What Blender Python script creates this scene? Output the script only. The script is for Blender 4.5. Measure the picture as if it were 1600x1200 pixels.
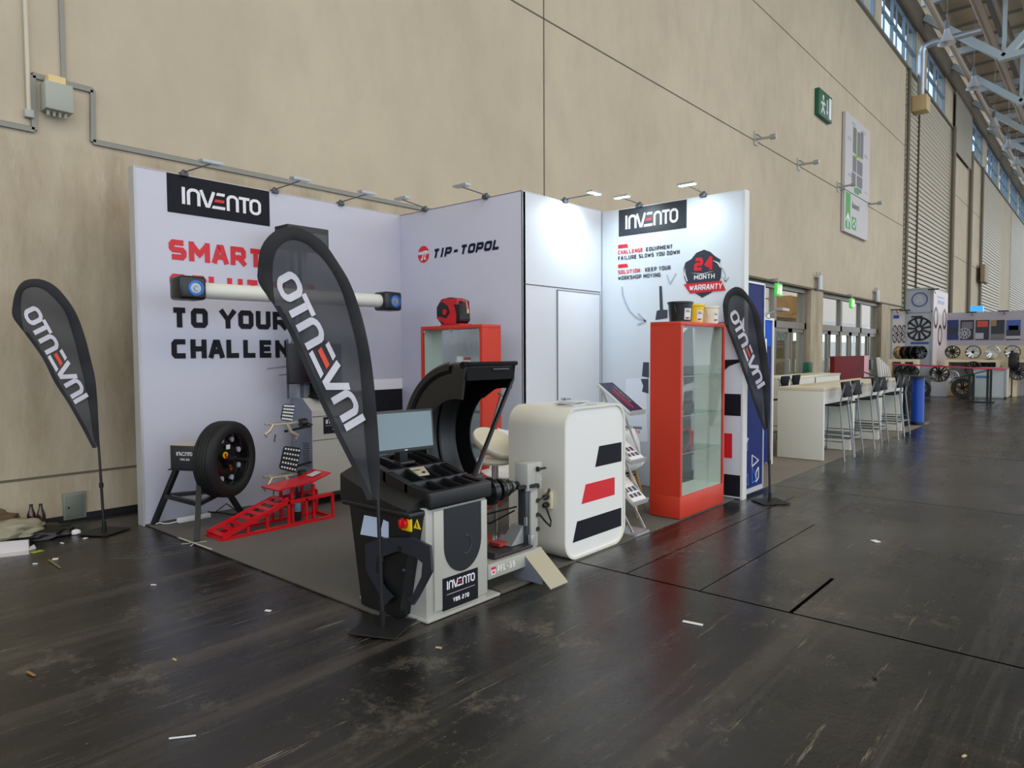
import bpy, bmesh, math, random
from mathutils import Vector, Matrix
random.seed(7)
for o in list(bpy.data.objects): bpy.data.objects.remove(o)
C = bpy.context.scene.collection
V = Vector
PI = math.pi

# ------------------------------------------------------------------ camera, sky, lights, exposure
EYE = V((0, 0, 1.55)); FPX = 1082.34; YAW, PIT, ROLL = 0.85353395, -0.04499648, -0.00512282
_f = V((math.sin(YAW)*math.cos(PIT), math.cos(YAW)*math.cos(PIT), math.sin(PIT)))
_r = V((math.cos(YAW), -math.sin(YAW), 0)); _u = _r.cross(_f)
_c, _s = math.cos(ROLL), math.sin(ROLL)
CR, CU, CF = _c*_r+_s*_u, -_s*_r+_c*_u, _f
cd = bpy.data.cameras.new('camera'); cam = bpy.data.objects.new('camera', cd); C.objects.link(cam)
cd.sensor_width = 36; cd.lens = FPX/1600*36; cd.clip_end = 400; cd.clip_start = .05
M3 = Matrix((CR, CU, -CF)).transposed()
cam.matrix_world = Matrix.Translation(EYE) @ M3.to_4x4()
bpy.context.scene.camera = cam
sc = bpy.context.scene
sc.view_settings.view_transform = 'Standard'; sc.view_settings.look = 'None'
sc.view_settings.exposure = 0.14; sc.view_settings.gamma = 1; sc.view_settings.use_curve_mapping = False
w = bpy.data.worlds.new('world'); sc.world = w; w.use_nodes = True
wb = w.node_tree.nodes['Background']; wb.inputs[0].default_value = (.80, .90, 1.0, 1); wb.inputs[1].default_value = 1.9

def area(name, loc, size, sizey, energy, col, rot=(0, 0, 0)):
    l = bpy.data.lights.new(name, 'AREA'); l.shape = 'RECTANGLE'; l.size = size; l.size_y = sizey
    l.energy = energy; l.color = col
    o = bpy.data.objects.new(name, l); o.location = loc; o.rotation_euler = rot; C.objects.link(o); return o
area('added_fill_light', (2, -9, 16.8), 24, 8, 1500, (1, .93, .82))  # warm area lights added under the roof to fill the hall; no skylights
area('added_fill_light', (30, -9, 16.8), 24, 8, 1500, (1, .93, .82))
area('added_fill_light', (60, -9, 16.8), 24, 8, 1500, (1, .93, .82))

def ray(px, py):
    return CR*((px-800)/FPX) - CU*((py-600)/FPX) + CF
def onp(ax, val, px, py):
    d = ray(px, py); t = (val-EYE[ax])/d[ax]; return EYE + d*t
def oX(px, py, v): return onp(0, v, px, py)
def oY(px, py, v): return onp(1, v, px, py)
def oZ(px, py, v=0): return onp(2, v, px, py)

# ------------------------------------------------------------------ materials
def lin(c):
    return tuple((x/255/12.92 if x/255 <= .04045 else ((x/255+.055)/1.055)**2.4) for x in c)
MATS = {}
def mat(name, rgb, rough=.5, metal=0, var=0, vscale=3, emit=0, alpha=1, bump=0, bscale=40, coat=0, trans=False, spec=.5, stretch=(1, 1, 1)):
    if name in MATS: return MATS[name]
    m = bpy.data.materials.new(name); m.use_nodes = True; MATS[name] = m
    nt = m.node_tree; n = nt.nodes; L = nt.links; b = n['Principled BSDF']
    c = lin(rgb)
    b.inputs['Base Color'].default_value = (*c, 1); b.inputs['Roughness'].default_value = rough
    b.inputs['Metallic'].default_value = metal; b.inputs['Specular IOR Level'].default_value = spec
    b.inputs['Coat Weight'].default_value = coat
    if emit:
        b.inputs['Emission Color'].default_value = (*c, 1); b.inputs['Emission Strength'].default_value = emit
    if var or bump:
        tc = n.new('ShaderNodeTexCoord'); mp = n.new('ShaderNodeMapping'); L.new(tc.outputs['Object'], mp.inputs[0])
        mp.inputs['Scale'].default_value = stretch
    if var:
        no = n.new('ShaderNodeTexNoise'); no.inputs['Scale'].default_value = vscale; no.inputs['Detail'].default_value = 6
        L.new(mp.outputs[0], no.inputs[0])
        rp = n.new('ShaderNodeMapRange'); rp.inputs[1].default_value = .3; rp.inputs[2].default_value = .7
        rp.inputs[3].default_value = 1-var; rp.inputs[4].default_value = 1+var; L.new(no.outputs[0], rp.inputs[0])
        mx = n.new('ShaderNodeVectorMath'); mx.operation = 'SCALE'; mx.inputs[0].default_value = c
        L.new(rp.outputs[0], mx.inputs['Scale']); L.new(mx.outputs[0], b.inputs['Base Color'])
    if bump:
        n2 = n.new('ShaderNodeTexNoise'); n2.inputs['Scale'].default_value = bscale; L.new(mp.outputs[0], n2.inputs[0])
        bp = n.new('ShaderNodeBump'); bp.inputs['Strength'].default_value = bump; bp.inputs['Distance'].default_value = .01
        L.new(n2.outputs[0], bp.inputs['Height']); L.new(bp.outputs[0], b.inputs['Normal'])
    if alpha < 1: b.inputs['Alpha'].default_value = alpha
    return m
def glass(name, tint=(249, 253, 251), refl=.1, rough=.02):
    if name in MATS: return MATS[name]
    m = bpy.data.materials.new(name); m.use_nodes = True; MATS[name] = m
    nt = m.node_tree; n = nt.nodes; L = nt.links; n.remove(n['Principled BSDF'])
    t = n.new('ShaderNodeBsdfTransparent'); t.inputs[0].default_value = (*lin(tint), 1)
    g = n.new('ShaderNodeBsdfGlossy'); g.inputs['Roughness'].default_value = rough
    lw = n.new('ShaderNodeLayerWeight'); pw = n.new('ShaderNodeMath'); pw.operation = 'POWER'; pw.inputs[1].default_value = 4
    L.new(lw.outputs['Facing'], pw.inputs[0])
    ma = n.new('ShaderNodeMath'); ma.operation = 'MULTIPLY_ADD'; ma.inputs[1].default_value = .55 if refl > .1 else .3; ma.inputs[2].default_value = refl*.4
    L.new(pw.outputs[0], ma.inputs[0])
    mx = n.new('ShaderNodeMixShader'); L.new(ma.outputs[0], mx.inputs[0]); L.new(t.outputs[0], mx.inputs[1]); L.new(g.outputs[0], mx.inputs[2])
    L.new(mx.outputs[0], n['Material Output'].inputs[0]); return m

def node_mat(name):
    m = bpy.data.materials.new(name); m.use_nodes = True; MATS[name] = m
    nt = m.node_tree; n = nt.nodes; b = n['Principled BSDF']
    tc = n.new('ShaderNodeTexCoord')
    def new(t, **k):
        x = n.new(t)
        for a, v in k.items(): setattr(x, a, v)
        return x
    def link(a, b_): nt.links.new(a, b_)
    def val(x, inp):
        if hasattr(x, 'links') or hasattr(x, 'is_linked'): link(x, inp)
        else: inp.default_value = x
    def noise(scale, vec=None, detail=5, rough=.6, st=(1, 1, 1), loc=(0, 0, 0)):
        mp = new('ShaderNodeMapping'); mp.inputs['Scale'].default_value = st; mp.inputs['Location'].default_value = loc
        link(vec or tc.outputs['Object'], mp.inputs[0])
        x = new('ShaderNodeTexNoise'); x.inputs['Scale'].default_value = scale; x.inputs['Detail'].default_value = detail
        x.inputs['Roughness'].default_value = rough; link(mp.outputs[0], x.inputs[0]); return x.outputs[0]
    def rng(x, a, b2, c=0, d=1):
        r = new('ShaderNodeMapRange'); link(x, r.inputs[0])
        for i, v in enumerate((a, b2, c, d)): r.inputs[i+1].default_value = v
        return r.outputs[0]
    def mix(f, a, b2):
        x = new('ShaderNodeMix', data_type='RGBA'); val(f, x.inputs[0])
        for v, i in ((a, 6), (b2, 7)):
            if isinstance(v, tuple): x.inputs[i].default_value = (*lin(v), 1)
            else: link(v, x.inputs[i])
        return x.outputs[2]
    def math_(op, a, b2=0):
        x = new('ShaderNodeMath', operation=op); val(a, x.inputs[0]); val(b2, x.inputs[1]); return x.outputs[0]
    def sep():
        s = new('ShaderNodeSeparateXYZ'); link(tc.outputs['Object'], s.inputs[0]); return s.outputs
    def bump(h, st=.2, dist=.01):
        x = new('ShaderNodeBump'); x.inputs['Strength'].default_value = st; x.inputs['Distance'].default_value = dist
        link(h, x.inputs['Height']); link(x.outputs[0], b.inputs['Normal'])
    return m, b, noise, rng, mix, math_, sep, bump, link

# concrete hall wall
def concrete():
    m, b, noise, rng, mix, ma, sep, bump, link = node_mat('concrete')
    base = mix(rng(noise(.35, detail=6), .3, .7), (189, 175, 152), (203, 189, 165))
    base = mix(rng(noise(2.2, st=(1, 1, .5), detail=7), .45, .75, 0, .35), base, (168, 154, 135))
    s = sep()
    low = rng(s[2], 3.62, 3.45)                       # the lower course of panels is older and rougher
    grime = ma('MULTIPLY', low, rng(noise(1.1, st=(1.6, 1, .35), detail=8, rough=.7), .38, .72, 0, .75))
    base = mix(grime, base, (140, 120, 92))
    sp = ma('MULTIPLY', low, rng(noise(5, st=(2, 1, .35), detail=8, rough=.75, loc=(3, 0, 0)), .56, .7, 0, .6))
    base = mix(sp, base, (200, 190, 170))
    link(base, b.inputs['Base Color']); b.inputs['Roughness'].default_value = .85
    bump(noise(9, detail=8), .25, .02); return m
def floor_mat():
    m, b, noise, rng, mix, ma, sep, bump, link = node_mat('asphalt_floor')
    base = mix(rng(noise(.5, detail=7, rough=.65), .35, .7), (20, 20, 20), (44, 43, 41))
    st1 = rng(noise(1.0, st=(.09, 2.2, 1), detail=9, rough=.75), .50, .66, 0, .75)
    base = mix(st1, base, (84, 79, 71))
    st2 = rng(noise(1.2, st=(1.7, .1, 1), detail=9, rough=.72, loc=(7, 2, 0)), .56, .72, 0, .45)
    base = mix(st2, base, (80, 74, 60))
    pt = rng(noise(1.1, detail=10, rough=.85, loc=(4, 9, 0)), .56, .68, 0, .6)
    base = mix(pt, base, (122, 115, 103))
    sc1 = rng(noise(7, st=(.18, 3, 1), detail=6, rough=.8, loc=(1, 5, 0)), .61, .67, 0, .6)
    base = mix(sc1, base, (140, 131, 114))
    dots = rng(noise(30, detail=3, rough=.8), .70, .74, 0, .8)
    base = mix(dots, base, (170, 160, 140))
    s = sep()
    def line(x, at, hw, lo=None, y=None, hi=None):
        d = ma('LESS_THAN', ma('ABSOLUTE', ma('SUBTRACT', x, at)), hw*1.5)
        if lo is not None: d = ma('MULTIPLY', d, ma('MULTIPLY', ma('GREATER_THAN', y, lo), ma('LESS_THAN', y, hi)))
        return d
    seams = line(s[0], 4.13, .006, -20, s[1], 2.98)
    for (x, a, h, lo, y, hi) in ((s[1], 1.42, .008, 4.13, s[0], 4.95), (s[1], 2.0, .003, 4.13, s[0], 6.4), (s[1], 2.55, .003, 4.13, s[0], 7.5),
                                 (s[0], 8.0, .004, -20, s[1], 2.98), (s[0], 12.0, .005, -20, s[1], 2.9), (s[1], .4, .004, 6, s[0], 60), (s[0], 17, .008, -20, s[1], 5),
                                 (s[0], 22, .01, -20, s[1], 5), (s[0], .4, .003, -20, s[1], 7.3)):
        seams = ma('MAXIMUM', seams, line(x, a, h, lo, y, hi))
    base = mix(seams, base, (10, 9, 9))
    link(base, b.inputs['Base Color'])
    r = ma('ADD', rng(noise(.9, detail=8, rough=.7, loc=(2, 2, 0)), .32, .68, .10, .33), ma('MULTIPLY', st1, .2))
    link(ma('ADD', r, ma('MULTIPLY', pt, .25)), b.inputs['Roughness'])
    link(ma('MULTIPLY', ma('SUBTRACT', 1.0, seams), .5), b.inputs['Specular IOR Level'])
    h = ma('ADD', ma('ADD', noise(1.3, detail=10, rough=.75), ma('MULTIPLY', noise(22, detail=6, rough=.8), .12)), ma('MULTIPLY', seams, -1.0)); bump(h, .3, .02); return m
concrete(); floor_mat()
def carpet(name, a, b_):
    m, b, noise, rng, mix, ma, sep, bump, link = node_mat(name)
    base = mix(rng(noise(.8, detail=6), .3, .7), a, b_)
    base = mix(rng(noise(300, detail=2), .35, .65, 0, .5), base, tuple(int(x*.7) for x in a))
    link(base, b.inputs['Base Color']); b.inputs['Roughness'].default_value = .9; b.inputs['Specular IOR Level'].default_value = .25
    bump(noise(400, detail=2), .3, .004)
carpet('booth_carpet', (104, 101, 97), (116, 112, 106)); carpet('grey_carpet', (136, 128, 117), (148, 139, 127))

lilac = mat('printed_panel', (200, 198, 212), .55)
whitem = mat('white_laminate', (226, 226, 222), .4)
cream = mat('cream_laminate', (226, 223, 210), .35)
alu = mat('aluminium', (176, 178, 180), .38, .6)
chrome = mat('chrome', (200, 202, 205), .15, 1)
black = mat('black_plastic', (22, 22, 24), .38)
blackm = mat('black_matt', (16, 16, 18), .7, spec=.2)
blackp = mat('black_paint', (30, 31, 34), .35)
ink = mat('black_print', (26, 26, 34), .6, spec=.2)
navy = mat('navy_print', (22, 24, 56), .6, spec=.2)
redp = mat('red_print', (216, 32, 46), .5)
whitep = mat('white_print', (236, 234, 238), .5)
greyp = mat('grey_print', (150, 156, 168), .5)
redcab = mat('red_orange_laminate', (206, 56, 34), .42)
redmet = mat('red_enamel', (205, 20, 32), .28)
greymet = mat('light_grey_enamel', (176, 174, 166), .42, var=.02)
greyblue = mat('blue_grey_steel', (112, 118, 130), .45)
rubber = mat('rubber', (20, 20, 21), .62, bump=.15)
wood = mat('beech_wood', (196, 146, 84), .5, var=.12, vscale=12, stretch=(1, 1, .1))
glassm = glass('clear_glass'); glasse = mat('glass_edge', (120, 165, 150), .15)
screen = mat('screen_off', (120, 140, 148), .12)
dscreen = mat('dark_screen', (8, 10, 15), .12, spec=.3)
blueled = mat('blue_ring', (20, 110, 210), .3)
yellow = mat('yellow_plastic', (240, 200, 10), .35)
green = mat('green_sign', (20, 140, 60), .4)
ochre = mat('ochre_metal', (184, 150, 92), .6)
paper = mat('paper_white', (228, 226, 226), .6)
steelroof = mat('roof_deck', (226, 206, 178), .7, var=.15, vscale=.6)
pipe_grey = mat('pipe_grey', (140, 136, 128), .5, .2)
strutm = mat('blue_grey_truss', (186, 198, 203), .5, .1)
ductm = mat('silver_duct', (190, 196, 204), .3, .7, bump=.5, bscale=6)
ledm = mat('led_diffuser', (255, 252, 245), .4, emit=9)
ledoff = mat('led_cover', (225, 228, 232), .3)

# ------------------------------------------------------------------ mesh building
class MB:
    def __init__(s): s.bm = bmesh.new()
    def face(s, pts):
        vs = [s.bm.verts.new(p) for p in pts]
        try: return s.bm.faces.new(vs)
        except ValueError: return None
    def box(s, x0, x1, y0, y1, z0, z1, bevel=0, seg=2, mtx=None):
        if x1 < x0: x0, x1 = x1, x0
        if y1 < y0: y0, y1 = y1, y0
        if z1 < z0: z0, z1 = z1, z0
        t = bmesh.new(); bmesh.ops.create_cube(t, size=1)
        for v in t.verts: v.co = V(((x0+x1)/2+v.co.x*(x1-x0), (y0+y1)/2+v.co.y*(y1-y0), (z0+z1)/2+v.co.z*(z1-z0)))
        if bevel: bmesh.ops.bevel(t, geom=t.edges[:]+t.verts[:], offset=bevel, segments=seg, affect='EDGES', profile=.5)
        if mtx: bmesh.ops.transform(t, matrix=mtx, verts=t.verts)
        s.merge(t); return s
    def merge(s, t):
        me = bpy.data.meshes.new('t'); t.to_mesh(me); t.free(); s.bm.from_mesh(me); bpy.data.meshes.remove(me)
    def cyl(s, p, q, r, r2=None, n=16, caps=True):
        p, q = V(p), V(q); r2 = r if r2 is None else r2; d = (q-p); 
        if d.length < 1e-6: return s
        d.normalize(); a = d.orthogonal().normalized(); b = d.cross(a)
        A = [s.bm.verts.new(p+(a*math.cos(2*PI*i/n)+b*math.sin(2*PI*i/n))*r) for i in range(n)]
        B = [s.bm.verts.new(q+(a*math.cos(2*PI*i/n)+b*math.sin(2*PI*i/n))*r2) for i in range(n)]
        for i in range(n): s.bm.faces.new((A[i], A[(i+1) % n], B[(i+1) % n], B[i]))
        if caps: s.bm.faces.new(A[::-1]); s.bm.faces.new(B)
        return s
    def tube(s, pts, r, n=8, closed=False):
        pts = [V(p) for p in pts]; N = len(pts); rings = []; up = None
        for i, p in enumerate(pts):
            a = pts[(i-1) % N] if (closed or i) else p; b = pts[(i+1) % N] if (closed or i < N-1) else p
            d = (b-a).normalized()
            if up is None: up = d.orthogonal().normalized()
            up = (up-d*up.dot(d)).normalized(); sd = d.cross(up)
            rr = r[i] if isinstance(r, (list, tuple)) else r
            rings.append([s.bm.verts.new(p+(up*math.cos(2*PI*k/n)+sd*math.sin(2*PI*k/n))*rr) for k in range(n)])
        for i in range(N if closed else N-1):
            A, B = rings[i], rings[(i+1) % N]
            for k in range(n): s.bm.faces.new((A[k], A[(k+1) % n], B[(k+1) % n], B[k]))
        if not closed: s.bm.faces.new(rings[0][::-1]); s.bm.faces.new(rings[-1])
        return s
    def bar(s, p, q, w, h, up=(0, 0, 1)):
        p, q = V(p), V(q); d = (q-p).normalized(); up = V(up)
        if abs(d.dot(up)) > .98: up = V((1, 0, 0))
        sd = d.cross(up).normalized()*w/2; u = sd.cross(d).normalized()*h/2
        A = [s.bm.verts.new(p+a*sd+b*u) for a, b in ((-1, -1), (1, -1), (1, 1), (-1, 1))]
        B = [s.bm.verts.new(q+a*sd+b*u) for a, b in ((-1, -1), (1, -1), (1, 1), (-1, 1))]
        for i in range(4): s.bm.faces.new((A[i], A[(i+1) % 4], B[(i+1) % 4], B[i]))
        s.bm.faces.new(A[::-1]); s.bm.faces.new(B); return s
    def prism(s, pts, vec):
        pts = [V(p) for p in pts]; vec = V(vec); n = len(pts)
        A = [s.bm.verts.new(p) for p in pts]; B = [s.bm.verts.new(p+vec) for p in pts]
        for i in range(n): s.bm.faces.new((A[i], A[(i+1) % n], B[(i+1) % n], B[i]))
        s.bm.faces.new(A[::-1]); s.bm.faces.new(B); return s
    def lathe(s, prof, o, axis=(0, 0, 1), n=24, a0=0, a1=2*PI, ref=None):
        o, d = V(o), V(axis).normalized(); a = V(ref) if ref else d.orthogonal().normalized(); b = d.cross(a)
        full = abs(a1-a0-2*PI) < 1e-6; cnt = n if full else n+1; rings = []
        for i in range(cnt):
            t = a0+(a1-a0)*i/n; e = a*math.cos(t)+b*math.sin(t)
            rings.append([s.bm.verts.new(o+d*h+e*max(r, 1e-4)) for r, h in prof])
        for i in range(cnt if full else cnt-1):
            A, B = rings[i], rings[(i+1) % cnt]
            for k in range(len(prof)-1): s.bm.faces.new((A[k], B[k], B[k+1], A[k+1]))
        return s
    def sphere(s, c, r, sc_=(1, 1, 1), n=12):
        t = bmesh.new(); bmesh.ops.create_uvsphere(t, u_segments=n, v_segments=max(6, n//2), radius=r)
        for v in t.verts: v.co = V((v.co.x*sc_[0]+c[0], v.co.y*sc_[1]+c[1], v.co.z*sc_[2]+c[2]))
        s.merge(t); return s

def rootmat(o):
    while o.parent: o = o.parent
    return Matrix.Translation(o.location) @ Matrix.Rotation(o.rotation_euler.z, 4, 'Z')
def make(name, mb, m, parent=None, smooth=35, label=None):
    if 'letter' in name or 'badge_number' in name: smooth = 0
    bm = mb.bm
    bmesh.ops.remove_doubles(bm, verts=bm.verts, dist=1e-5)
    bmesh.ops.recalc_face_normals(bm, faces=bm.faces)
    me = bpy.data.meshes.new(name); o = bpy.data.objects.new(name, me)
    if parent:
        bmesh.ops.transform(bm, matrix=rootmat(parent).inverted(), verts=bm.verts); o.parent = parent
    else:
        xs = [v.co for v in bm.verts]
        c = V(((min(v.x for v in xs)+max(v.x for v in xs))/2, (min(v.y for v in xs)+max(v.y for v in xs))/2, min(v.z for v in xs)))
        bmesh.ops.translate(bm, vec=-c, verts=bm.verts); o.location = c
    bm.to_mesh(me); bm.free(); C.objects.link(o); me.materials.append(m)
    if smooth:
        for p in me.polygons: p.use_smooth = True
        me.set_sharp_from_angle(angle=math.radians(smooth))
    if label: o['label'] = label
    return o
def tag(o, label, cat, group=None, kind=None):
    if label: o['label'] = label
    if cat: o['category'] = cat
    if group: o['group'] = group
    if kind: o['kind'] = kind
    return o
def thing(name, label, cat, loc=(0, 0, 0), rz=0, group=None):
    o = bpy.data.objects.new(name, None); o.empty_display_size = .1; C.objects.link(o)
    o.location = loc; o.rotation_euler = (0, 0, rz); return tag(o, label, cat, group)
def struct(name, mb, m, parent=None, smooth=35, keep=True):
    # structure keeps world coordinates (its material patterns are laid out in metres)
    root = None
    bm = mb.bm; bmesh.ops.recalc_face_normals(bm, faces=bm.faces)
    me = bpy.data.meshes.new(name); o = bpy.data.objects.new(name, me); bm.to_mesh(me); bm.free(); C.objects.link(o); me.materials.append(m)
    if smooth:
        for p in me.polygons: p.use_smooth = True
        me.set_sharp_from_angle(angle=math.radians(smooth))
    if parent: o.parent = parent
    else: o['kind'] = 'structure'
    return o
def kids(o): return [c for c in bpy.data.objects if c.parent == o]
def dup(root, loc, rz=0, label=None, group=None):
    r = root.copy(); C.objects.link(r); r.location = loc; r.rotation_euler = (0, 0, rz)
    if label: r['label'] = label
    if group: r['group'] = group
    for ch in kids(root):
        if ch == r: continue
        c = ch.copy(); C.objects.link(c); c.parent = r
        for g in kids(ch):
            d = g.copy(); C.objects.link(d); d.parent = c
    return r

# ------------------------------------------------------------------ lettering
def ch(*p): return [list(q) for q in p]
c1, c2 = .14, .86
O_ = [(c1, 0), (c2, 0), (1, c1), (1, c2), (c2, 1), (c1, 1), (0, c2), (0, c1), 'c']
GL = {
 'A': [[(0, 0), (.38, 1), (.62, 1), (1, 0)], [(.16, .3), (.84, .3)]],
 'B': [[(0, 0), (c2, 0), (1, .12), (1, .4), (.88, .5), (1, .6), (1, .88), (c2, 1), (0, 1), 'c'], [(0, .5), (.88, .5)]],
 'C': [[(1, 1), (c1, 1), (0, c2), (0, c1), (c1, 0), (1, 0)]],
 'D': [[(0, 0), (.8, 0), (1, .16), (1, .84), (.8, 1), (0, 1), 'c']],
 'E': [[(1, 1), (0, 1), (0, 0), (1, 0)], [(0, .5), (.9, .5)]],
 'F': [[(1, 1), (0, 1), (0, 0)], [(0, .48), (.85, .48)]],
 'G': [[(1, 1), (c1, 1), (0, c2), (0, c1), (c1, 0), (1, 0), (1, .5), (.55, .5)]],
 'H': [[(0, 0), (0, 1)], [(1, 0), (1, 1)], [(0, .5), (1, .5)]],
 'I': [[(.5, 0), (.5, 1)]],
 'J': [[(1, 1), (1, c1), (c2, 0), (0, 0)]],
 'K': [[(0, 0), (0, 1)], [(1, 1), (.2, .5), (1, 0)]],
 'L': [[(0, 1), (0, 0), (1, 0)]],
 'M': [[(0, 0), (0, 1)], [(1, 0), (1, 1)], [(.06, .93), (.5, .34)], [(.94, .93), (.5, .34)]],
 'N': [[(0, 0), (0, 1)], [(1, 0), (1, 1)], [(.06, .90), (.94, .10)]],
 'O': [O_], '0': [O_],
 'P': [[(0, 0), (0, 1), (c2, 1), (1, c2), (1, .5), (c2, .36), (0, .36)]],
 'Q': [O_, [(.6, .2), (1, -.08)]],
 'R': [[(0, 0), (0, 1), (c2, 1), (1, c2), (1, .52), (c2, .38), (0, .38)], [(.55, .38), (1, 0)]],
 'S': [[(1, 1), (c1, 1), (0, c2), (0, .62), (c1, .5), (c2, .5), (1, .38), (1, c1), (c2, 0), (0, 0)]],
 'T': [[(0, 1), (1, 1)], [(.5, 1), (.5, 0)]],
 'U': [[(0, 1), (0, c1), (c1, 0), (c2, 0), (1, c1), (1, 1)]],
 'V': [[(0, 1), (.5, 0), (1, 1)]],
 'W': [[(0, 1), (.27, 0)], [(.27, 0), (.5, .8)], [(.5, .8), (.73, 0)], [(.73, 0), (1, 1)]],
 'X': [[(0, 0), (1, 1)], [(0, 1), (1, 0)]],
 'Y': [[(0, 1), (.5, .45), (1, 1)], [(.5, .45), (.5, 0)]],
 'Z': [[(0, 1), (1, 1), (0, 0), (1, 0)]],
 '2': [[(0, 1), (c2, 1), (1, c2), (1, .6), (c2, .5), (c1, .5), (0, .38), (0, 0), (1, 0)]],
 '3': [[(0, 1), (1, 1), (1, 0), (0, 0)], [(.2, .5), (1, .5)]],
 '4': [[(.72, 0), (.72, 1)], [(.66, 1), (.02, .42)], [(0, .3), (1, .3)]],
 '5': [[(1, 1), (0, 1), (0, .55), (c2, .55), (1, .42), (1, c1), (c2, 0), (0, 0)]],
 '6': [[(1, 1), (0, 1), (0, 0), (1, 0), (1, .52), (0, .52)]],
 '7': [[(0, 1), (1, 1), (.4, 0)]],
 '-': [[(.1, .45), (.9, .45)]], ':': [[(.5, .1), (.5, .2)], [(.5, .7), (.5, .8)]],
 '!': [[(.5, 0), (.5, .12)], [(.5, .36), (.5, 1)]], '?': [[(0, 1), (1, 1), (1, .5), (.5, .5), (.5, .3)], [(.5, 0), (.5, .12)]],
}
def stroke(mb, pts, w, f, dn=V((0, 0, 0))):
    closed = pts[-1] == 'c'; P = [V((*p, 0)) for p in (pts[:-1] if closed else pts)]; n = len(P); Lf, Rt = [], []
    for i in range(n):
        a = P[(i-1) % n] if (closed or i) else None; b = P[(i+1) % n] if (closed or i < n-1) else None
        d1 = (P[i]-a).normalized() if a is not None else None; d2 = (b-P[i]).normalized() if b is not None else None
        d1 = d1 or d2; d2 = d2 or d1
        n1 = V((-d1.y, d1.x, 0)); n2 = V((-d2.y, d2.x, 0)); m_ = (n1+n2)
        if m_.length < .2: m_ = n1
        m_.normalize(); k = min(1/max(m_.dot(n1), .3), 1.42)
        Lf.append(P[i]+m_*k*w/2); Rt.append(P[i]-m_*k*w/2)
    for i in range(n if closed else n-1):
        j = (i+1) % n; mb.face([f(q.x, q.y)+dn*(i % 3) for q in (Rt[i], Rt[j], Lf[j], Lf[i])])
def text(mb, s, o, ux, uz, h, pitch, wd=.8, wt=.22, slant=0):
    """lettering: h cap height, pitch letter advance, wd letter width / pitch, wt stroke / h"""
    o, ux, uz = V(o), V(ux), V(uz); x = 0; t = wt*h; nn = ux.cross(uz).normalized(); lay = 0
    for c in s:
        if c == ' ': x += pitch*.5; continue
        W = pitch*wd*(1.25 if c in 'MW' else .55 if c in 'I!:' else 1)
        for st in GL[c]:
            pts = [p if p == 'c' else (x+t/2+p[0]*(W-t), t/2+p[1]*(h-t)) for p in st]
            if c in 'TAHNMIFKLEU47PRVYBD!' :
                pts2 = []
                for p in pts:   # square ends run out to the cap line and the base line
                    pts2.append(p)
                if len(pts2) >= 2 and pts2[-1] != 'c':
                    for a, b in ((0, 1), (-1, -2)):
                        q, r = V(pts2[a]), V(pts2[b]); d = (q-r)
                        if abs(d.y) > abs(d.x)*.9 and d.length > 0: q = q+d.normalized()*t/2; pts2[a] = (q.x, q.y)
                pts = pts2
            lay = (lay+1) % 4; oo = o+nn*(.0004*lay)
            stroke(mb, pts, t, lambda u, v: oo+ux*(u+slant*v)+uz*v, nn*.00012)
        x += W+pitch*(1-wd)*1.0
    return x
def rounded(st):
    """45-degree cut corners become three-step curves"""
    cl = st[-1] == 'c'; p = [V((*q, 0)) for q in (st[:-1] if cl else st)]; n = len(p); R_ = []
    for i in range(n):
        if not cl and i in (0, n-1): R_.append(tuple(p[i][:2])); continue
        a, b, c = p[i-1], p[i], p[(i+1) % n]; d1, d2 = (b-a).length, (c-b).length
        if (b-a).normalized().dot((c-b).normalized()) > .9 or min(d1, d2) < .5 or abs((b-a).normalized().dot((c-b).normalized())-.707) > .25: R_.append(tuple(b[:2])); continue
        k = .35; q1 = b+(a-b).normalized()*min(k, d1*.4); q2 = b+(c-b).normalized()*min(k, d2*.4); R_ += [tuple(q1[:2]), tuple(q2[:2])]
    return R_+(['c'] if cl else [])
def logo(mbw, mbr, f, w=1.3):
    """the seven rounded capitals, 33.5 units long and 6 high; f(u, v) gives the point"""
    e = .65; nn = (f(1, 0)-f(0, 0)).cross(f(0, 1)-f(0, 0)).normalized(); lay = 0
    for st in ([(e, -e), (e, 6+e)],
               [(2.6, -e), (2.6, 4.9), (3.7, 6), (5.6, 6), (6.7, 4.9), (6.7, -e)],
               [(7.6, 6+e), (9.9, 0), (10.7, 0), (12.9, 6+e)],
               [(18.9, -e), (18.9, 4.9), (20, 6), (21.8, 6), (22.9, 4.9), (22.9, -e)],
               [(23.6, 6), (28.4, 6)], [(26.0, 6), (26.0, -e)],
               [(30, 0), (31.8, 0), (32.9, 1.1), (32.9, 4.9), (31.8, 6), (30, 6), (28.9, 4.9), (28.9, 1.1), 'c']):
        lay += 1; dn = nn*(.0003*(lay % 4)); pts = rounded(st)
        stroke(mbw, pts, w, lambda u, v: f(u, v)+dn)
    hw = w/2
    for x0, x1, y in ((14.1, 17.5, 6), (12.2, 17.6, 0)): mbw.face([f(*p) for p in ((x0-.37*hw, y-hw), (x1-.2*hw, y-hw), (x1+.2*hw, y+hw), (x0+.37*hw, y+hw))])
    mbr.face([f(*p) for p in ((13.0, 3-hw), (17.1, 3-hw), (17.4, 3+hw), (13.5, 3+hw))])
def aff(o, a, b):
    o, a, b = V(o), V(a), V(b); return lambda u, v: o+a*u+b*v
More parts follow.
